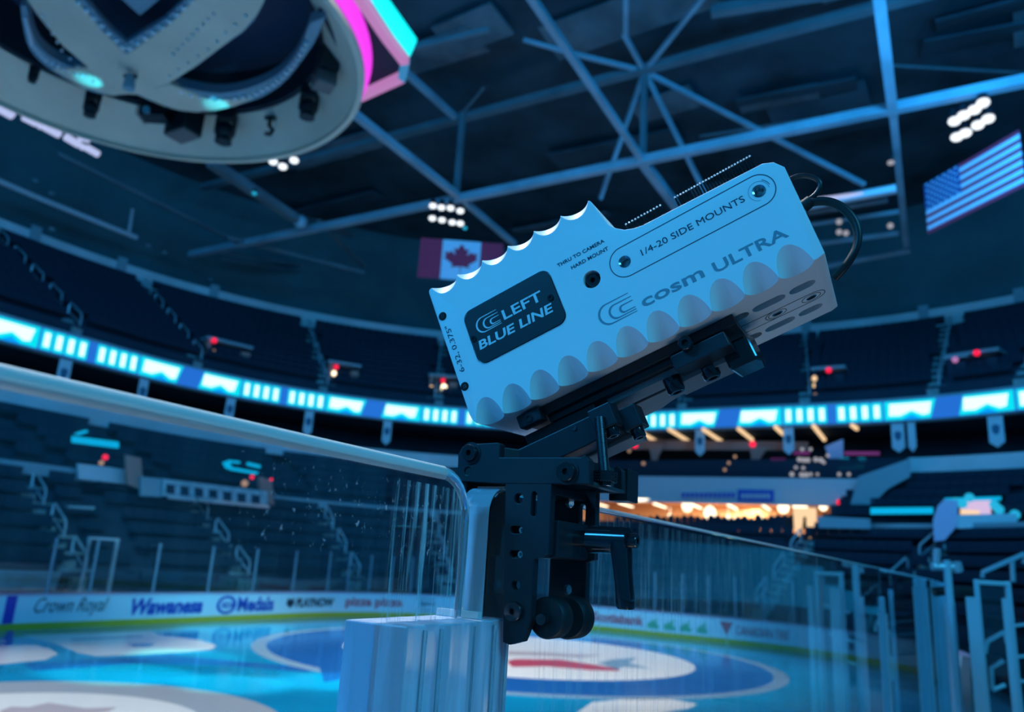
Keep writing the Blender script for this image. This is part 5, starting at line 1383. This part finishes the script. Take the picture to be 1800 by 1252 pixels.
# engraved outlines as fine dark inlays
def outline(name, P, wd, m, z0=-.0002, z1=.00015):
    mb = MB(); stroke(mb, list(P) + [P[0], P[1]], wd, z0, z1); return obj(name, mb, m, bc, local=True)
outline('pill_outline', rrect(.1178, .2205, .0420, .0612, .0096, 12), .00048, 'engraving_dark')
mb = MB(); stroke(mb, [(x, y) for x, y in rrect(.1825, .2200, -.0680, -.0520, .0079, 10)] , .0005, -.0003, .0002, 0, None, lambda a, b, c: (a, -c, b)); obj('slot_outline', mb, 'engraving_dark', bc, local=True)
mb = MB(); stroke(mb, [(.130, -.0680), (.2100, -.0680)], .0005, -.0003, .0002, 0, None, lambda a, b, c: (a, -c, b)); stroke(mb, [(.130, -.0520), (.2100, -.0520)], .0005, -.0003, .0002, 0, None, lambda a, b, c: (a, -c, b)); obj('slot_outline', mb, 'engraving_dark', bc, local=True)
def letter(txt, x0, y0, w_, h_, m, bold=0., shear=0., rot=0, z=0., parent=bc, name='lettering', lab=None):
    vs, fs = text_geo(txt, w_, h_, .00018, bold, shear)
    T_ = Matrix.Translation((x0, y0, z)) @ Matrix.Rotation(R_(rot), 4, 'Z'); mb = MB(); mb.add(vs, fs, 0, T_)
    q = obj(name, mb, m, parent, local=True)
    q['label'] = lab or ('lettering reading ' + txt)
    return q
letter('1/4-20 SIDE MOUNTS', .1380, .0496, .0646, .0040, 'engraving_dark')
letter('THRU TO CAMERA', .0883, .0694, .0326, .0024, 'engraving_dark', .012)
letter('HARD MOUNT', .0958, .0636, .0255, .0024, 'engraving_dark', .012)
letter('6-32, 0.375"', .0073, .0370, .0340, .0042, 'engraving_dark', 0, 0, 90)
letter('cosm', .1262, .0200, .0388, .0052, 'engraving_shade', .018)
letter('ULTRA', .1708, .0188, .0432, .0066, 'engraving_shade', .018)
def swoosh(x0, x1, y0, y1, k, wd, m, z, parent, nm='swoosh_mark'):
    """three nested open C strokes leaning like the maker's mark"""
    W_ = x1 - x0; H_ = y1 - y0; q = None
    for i in range(3):
        xl = x0 + W_ * (.0 + .30 * i); yb = y0 + H_ * (.02 + .11 * i); yt = y1 - H_ * (.02 + .20 * i); h = yt - yb; r = h / 2
        xr_t = x1 - W_ * (.04 if i == 0 else .0); xr_b = x1
        P = [(xr_t, yt)] + [(xl + r + r * math.cos(R_(a)), yb + r + r * math.sin(R_(a))) for a in range(90, 271, 15)] + [(xr_b, yb)]
        n = len(P); wds = [wd * (.35 + .9 * math.sin(math.pi * j / (n - 1)) ** .8) for j in range(n)]
        mb = MB(); stroke(mb, P, wds, z, z + .00018); q = obj(nm, mb, m, parent, local=True)
swoosh(.1000, .1222, .0200, .0332, 3, .0011, 'engraving_shade', 0, bc)
# screws and inserts
def screw(x, y, r, m='bolt_black', z=0., parent=bc, hexr=None, nm='screw'):
    mb = MB(); mb.ringcyl((x, y, z - .0012), (x, y, z + .0004), r, hexr or r * .42, 24, .0010); q = obj(nm, mb, m, parent, 40, local=True)
    if hexr is None:
        mb = MB(); mb.box(x - r * .55, x + r * .55, y - r * .10, y + r * .10, z - .0002, z + .00055); mb.box(x - r * .10, x + r * .10, y - r * .55, y + r * .55, z - .0002, z + .00055)
        s_ = obj('cross_recess', mb, 'rubber', q, local=True)
screw(.0042, .0786, .0029); screw(.0032, .0275, .0029)
mb = MB(); mb.ringcyl((.1047, .0517, -.0095), (.1047, .0517, -.0015), .0042, .0016, 28, .003); obj('hard_mount_bolt', mb, 'bolt_black', bc, 40, local=True)
for (x, y) in ((.1270, .0517), (.2113, .0512)):
    mb = MB(); n = 28
    prf = [(.0037, .0002), (.0026, -.0004)] + [(.0026 if k % 2 else .0030, -.0004 - .0005 * k) for k in range(1, 9)]
    vs = [(x + r * math.cos(2 * math.pi * i / n), y + r * math.sin(2 * math.pi * i / n), z) for (r, z) in prf for i in range(n)]
    fs = [(k * n + i, (k + 1) * n + i, (k + 1) * n + (i + 1) % n, k * n + (i + 1) % n) for k in range(len(prf) - 1) for i in range(n)]
    fs.append(tuple((len(prf) - 1) * n + i for i in range(n)))
    mb.add(vs, fs); obj('threaded_insert', mb, 'steel', bc, 40, local=True)
mb = MB(); stroke(mb, [(.2113 + .0058 * math.cos(R_(a)), .0512 + .0058 * math.sin(R_(a))) for a in range(-10, 260, 12)], .0002, -.0002, .00012); obj('scribe_ring', mb, 'engraving_shade', bc, local=True)
mb = MB(); stroke(mb, [(.2113 + .0066 * math.cos(R_(a)), .0512 + .0066 * math.sin(R_(a))) for a in range(5, 60, 8)], .0003, -.0002, .00012); obj('scribe_ring', mb, 'engraving_dark', bc, local=True)
for x in (.2115, .1900):
    mb = MB(); mb.ringcyl((x, .004, -.060), (x, -.0003, -.060), .0036, .0024, 20, .003); obj('bottom_insert', mb, 'steel', bc, 40, local=True)
    mb = MB(); stroke(mb, [(x + .0058 * math.cos(R_(a)), -.060 + .0058 * math.sin(R_(a))) for a in range(0, 361, 15)], .0004, -.0003, .0002, 0, None, lambda a, b, c: (a, -c, b)); obj('scribe_ring', mb, 'engraving_dark', bc, local=True)
# name plate
mb = MB(); mb.prism(rrect(.0180, .0815, .0350, .0724, .0060), -.0010, .0003)
npl = obj('name_plate', mb, 'plate_black', bc, local=True, bevel=.0002); npl['label'] = 'black name plate reading LEFT BLUE LINE'
mb = MB(); stroke(mb, rrect(.0172, .0823, .0342, .0732, .0066) + [(.0823, .0666)], .0003, -.0001, .0002); obj('plate_rim', mb, 'letter_white', bc, local=True)
letter('LEFT', .0436, .0550, .0284, .0066, 'letter_white', .015, 0, 0, .0003, npl)
letter('BLUE LINE', .0214, .0445, .0545, .0060, 'letter_white', .022, .12, 0, .0003, npl)
swoosh(.0245, .0412, .0540, .0645, 3, .0009, 'letter_white', .0003, npl)
for (x, y) in ((.0197, .0536), (.0767, .0536)):
    mb = MB(); mb.ringcyl((x, y, -.0005), (x, y, .0009), .0021, .0008, 20, .0008); obj('plate_screw', mb, 'bolt_black', npl, 40, local=True)
# heat-sink pins standing behind the top edge
def pins(x0, x1, n, label):
    mb = MB()
    for i in range(n):
        x = x0 + (x1 - x0) * i / (n - 1)
        for zz in (-.045, -.0525, -.060):
            mb.cyl((x, .062, zz), (x, .0955, zz), .00055, 6, 0)
            if zz > -.05: mb.ball((x, .0958, zz), .0008, 1, 8, 5)
    q = obj('heat_sink_pins', mb, ['pin_black', 'pin_tip'], bc, 50, local=True); q['label'] = label
pins(.1312, .1562, 12, 'short row of thin black cooling pins'); pins(.1668, .2185, 27, 'long row of thin black cooling pins')
mb = MB(); mb.box(.129, .2195, -.0680 + .13, .0655, -.064, -.041); obj('pin_base', mb, 'pin_black', bc, local=True)
# cables at the back
def bz(pts): return smoothp(pts, 3)
c1 = bz([(.2255, .0705, -.05), (.2375, .0715, -.05), (.2450, .0655, -.05), (.2470, .0585, -.05), (.2400, .0530, -.05), (.2290, .0540, -.05)])
mb = MB(); mb.tube(c1, .0016, 10); obj('thin_cable', mb, 'cable_black', bc, 60, local=True)
c2 = bz([(.2260, .0500, -.05), (.2360, .0520, -.05), (.2480, .0450, -.05), (.2530, .0300, -.05), (.2490, .0150, -.05), (.2380, .0060, -.05), (.2280, .0030, -.055)])
mb = MB(); mb.tube(c2, .0028, 12, 0, None, .8); obj('power_cable', mb, 'cable_black', bc, 60, local=True)
mb = MB(); mb.cyl((.2265, .0495, -.05), (.2370, .0520, -.05), .0042, 14, r1=.0036); obj('cable_plug', mb, 'rubber', bc, 50, local=True)
mb = MB(); mb.cyl((.2285, .0400, -.03), (.2300, .0400, -.03), .0016, 10); obj('edge_screw', mb, 'steel', bc, 50, local=True)
# quick-release plates and dovetail rail under the box
def part(name, m, X0, X1, Y0, Y1, Z0, Z1, bev=.0006, parent=None):
    mb = MB(); mb.box(X0 * mm, X1 * mm, Y0 * mm, Y1 * mm, -Z1 * mm, -Z0 * mm); return obj(name, mb, m, parent or qr, local=True, bevel=bev)
qr = thing('tilt_head', 'black quick release tilt head with dovetail rail and cap screws under the white housing', 'tilt head', BX)
part('mounting_plate', 'anodised_black', 24, 168, -6.5, -.3, 20, 92)
part('mounting_plate_step', 'anodised_black', 40, 150, -11, -6.5, 24, 88)
# dovetail rail, grey undersides with a groove
mb = MB()
for (z0_, z1_) in ((30, 50), (56, 74)):
    mb.prism([(78, -z0_), (152, -z0_), (152, -z1_), (78, -z1_)], 0, 1, 0, None, lambda a, b, c: (a * mm, (-15.5 + c * 4.5) * mm, b * mm))
obj('dovetail_rail', mb, 'anodised_grey', qr, local=True, bevel=.0005)
part('rail_groove', 'rubber', 78, 152, -12.5, -11, 50, 56, 0)
mb = MB(); mb.prism([(78, -76), (152, -76), (150, -84), (139, -84), (134, -79), (131, -83), (124, -86), (112, -86), (104, -89), (96, -95), (88, -96), (78, -97)], 0, 1, 0, None, lambda a, b, c: (a * mm, (-15.0 + c * 5) * mm, b * mm))
obj('curved_jaw', mb, 'anodised_grey', qr, local=True, bevel=.0005)
part('clamp_jaw', 'anodised_black', 126, 160, -18, -9, 14, 34)
part('lower_jaw', 'anodised_grey', 118, 156, -21, -12, 34, 66)
def capscrew(x, y, z, r, h, name='cap_screw', m='bolt_black'):
    mb = MB(); mb.ringcyl((x * mm, y * mm, -z * mm), (x * mm, (y - h) * mm, -z * mm), r * mm, r * .52 * mm, 26, h * .5 * mm); return obj(name, mb, m, qr, 40, local=True)
capscrew(119, -16, 33, 5.6, 9.5); capscrew(141, -16, 38, 5.6, 9.5)
mb = MB(); mb.ringcyl((138 * mm, -6.7 * mm, -14.5 * mm), (138 * mm, -6.7 * mm, -9.5 * mm), .0042, .0020, 24, .003); obj('side_screw', mb, 'bolt_black', qr, 40, local=True)
# square lever at the right
mb = MB(); mb.prism([(152, -32), (169, -32), (172, -42), (171, -62), (154, -62)], 0, 1, 0, None, lambda a, b, c: (a * mm, (-27 + c * 16) * mm, b * mm)); obj('release_lever', mb, 'bolt_black', qr, local=True, bevel=.0018)
# lower tilting plate
mb = MB(); mb.prism([(14, -20), (80, -20), (82, -27), (80, -34), (60, -36), (16, -36), (10, -30)], -.060, -.016, 0, None, lambda a, b, c: (a * mm, b * mm, c)); obj('tilt_plate', mb, 'anodised_black', qr, local=True, bevel=.0007)
part('tilt_plate_underside', 'anodised_grey', 44, 84, -37.5, -34, 40, 66)
part('spacer_block', 'anodised_black', 20, 70, -20, -11, 26, 70)
part('side_lug', 'anodised_black', 24, 40, -10, -1.5, 12, 22, .001)
mb = MB(); mb.ringcyl((32 * mm, -6 * mm, -13 * mm), (32 * mm, -6 * mm, -11.4 * mm), .0028, .0013, 20, .001); obj('lug_screw', mb, 'bolt_black', qr, 40, local=True)
part('jaw_block', 'anodised_black', 68, 83, -32, -18, 12, 28, .0008)
capscrew(76, -32, 19, 4.2, 5.0); capscrew(88, -36, 30, 4.2, 6.0)
part('jaw_block', 'anodised_black', 82, 94, -36, -22, 24, 40, .0008)
mb = MB(); mb.ringcyl((56 * mm, -23 * mm, -15.8 * mm), (56 * mm, -23 * mm, -15.2 * mm), .0016, .0011, 18, .0004); obj('pin_hole', mb, 'steel_dark', qr, 40, local=True)
# hinge arms joining the tilt plate to the clamp mount
mb = MB(); a_ = MX @ Vector((-.008, .010, .012)); b_ = BX @ Vector((.022, -.030, -.030)); mb.beam(a_, b_, .012, .012)
obj('hinge_arm', mb, 'anodised_black', qr, bevel=.001)
mb = MB(); a_ = MX @ Vector((-.008, .046, .012)); b_ = BX @ Vector((.022, -.030, -.058)); mb.beam(a_, b_, .012, .012)
obj('hinge_arm', mb, 'anodised_black', qr, bevel=.001)
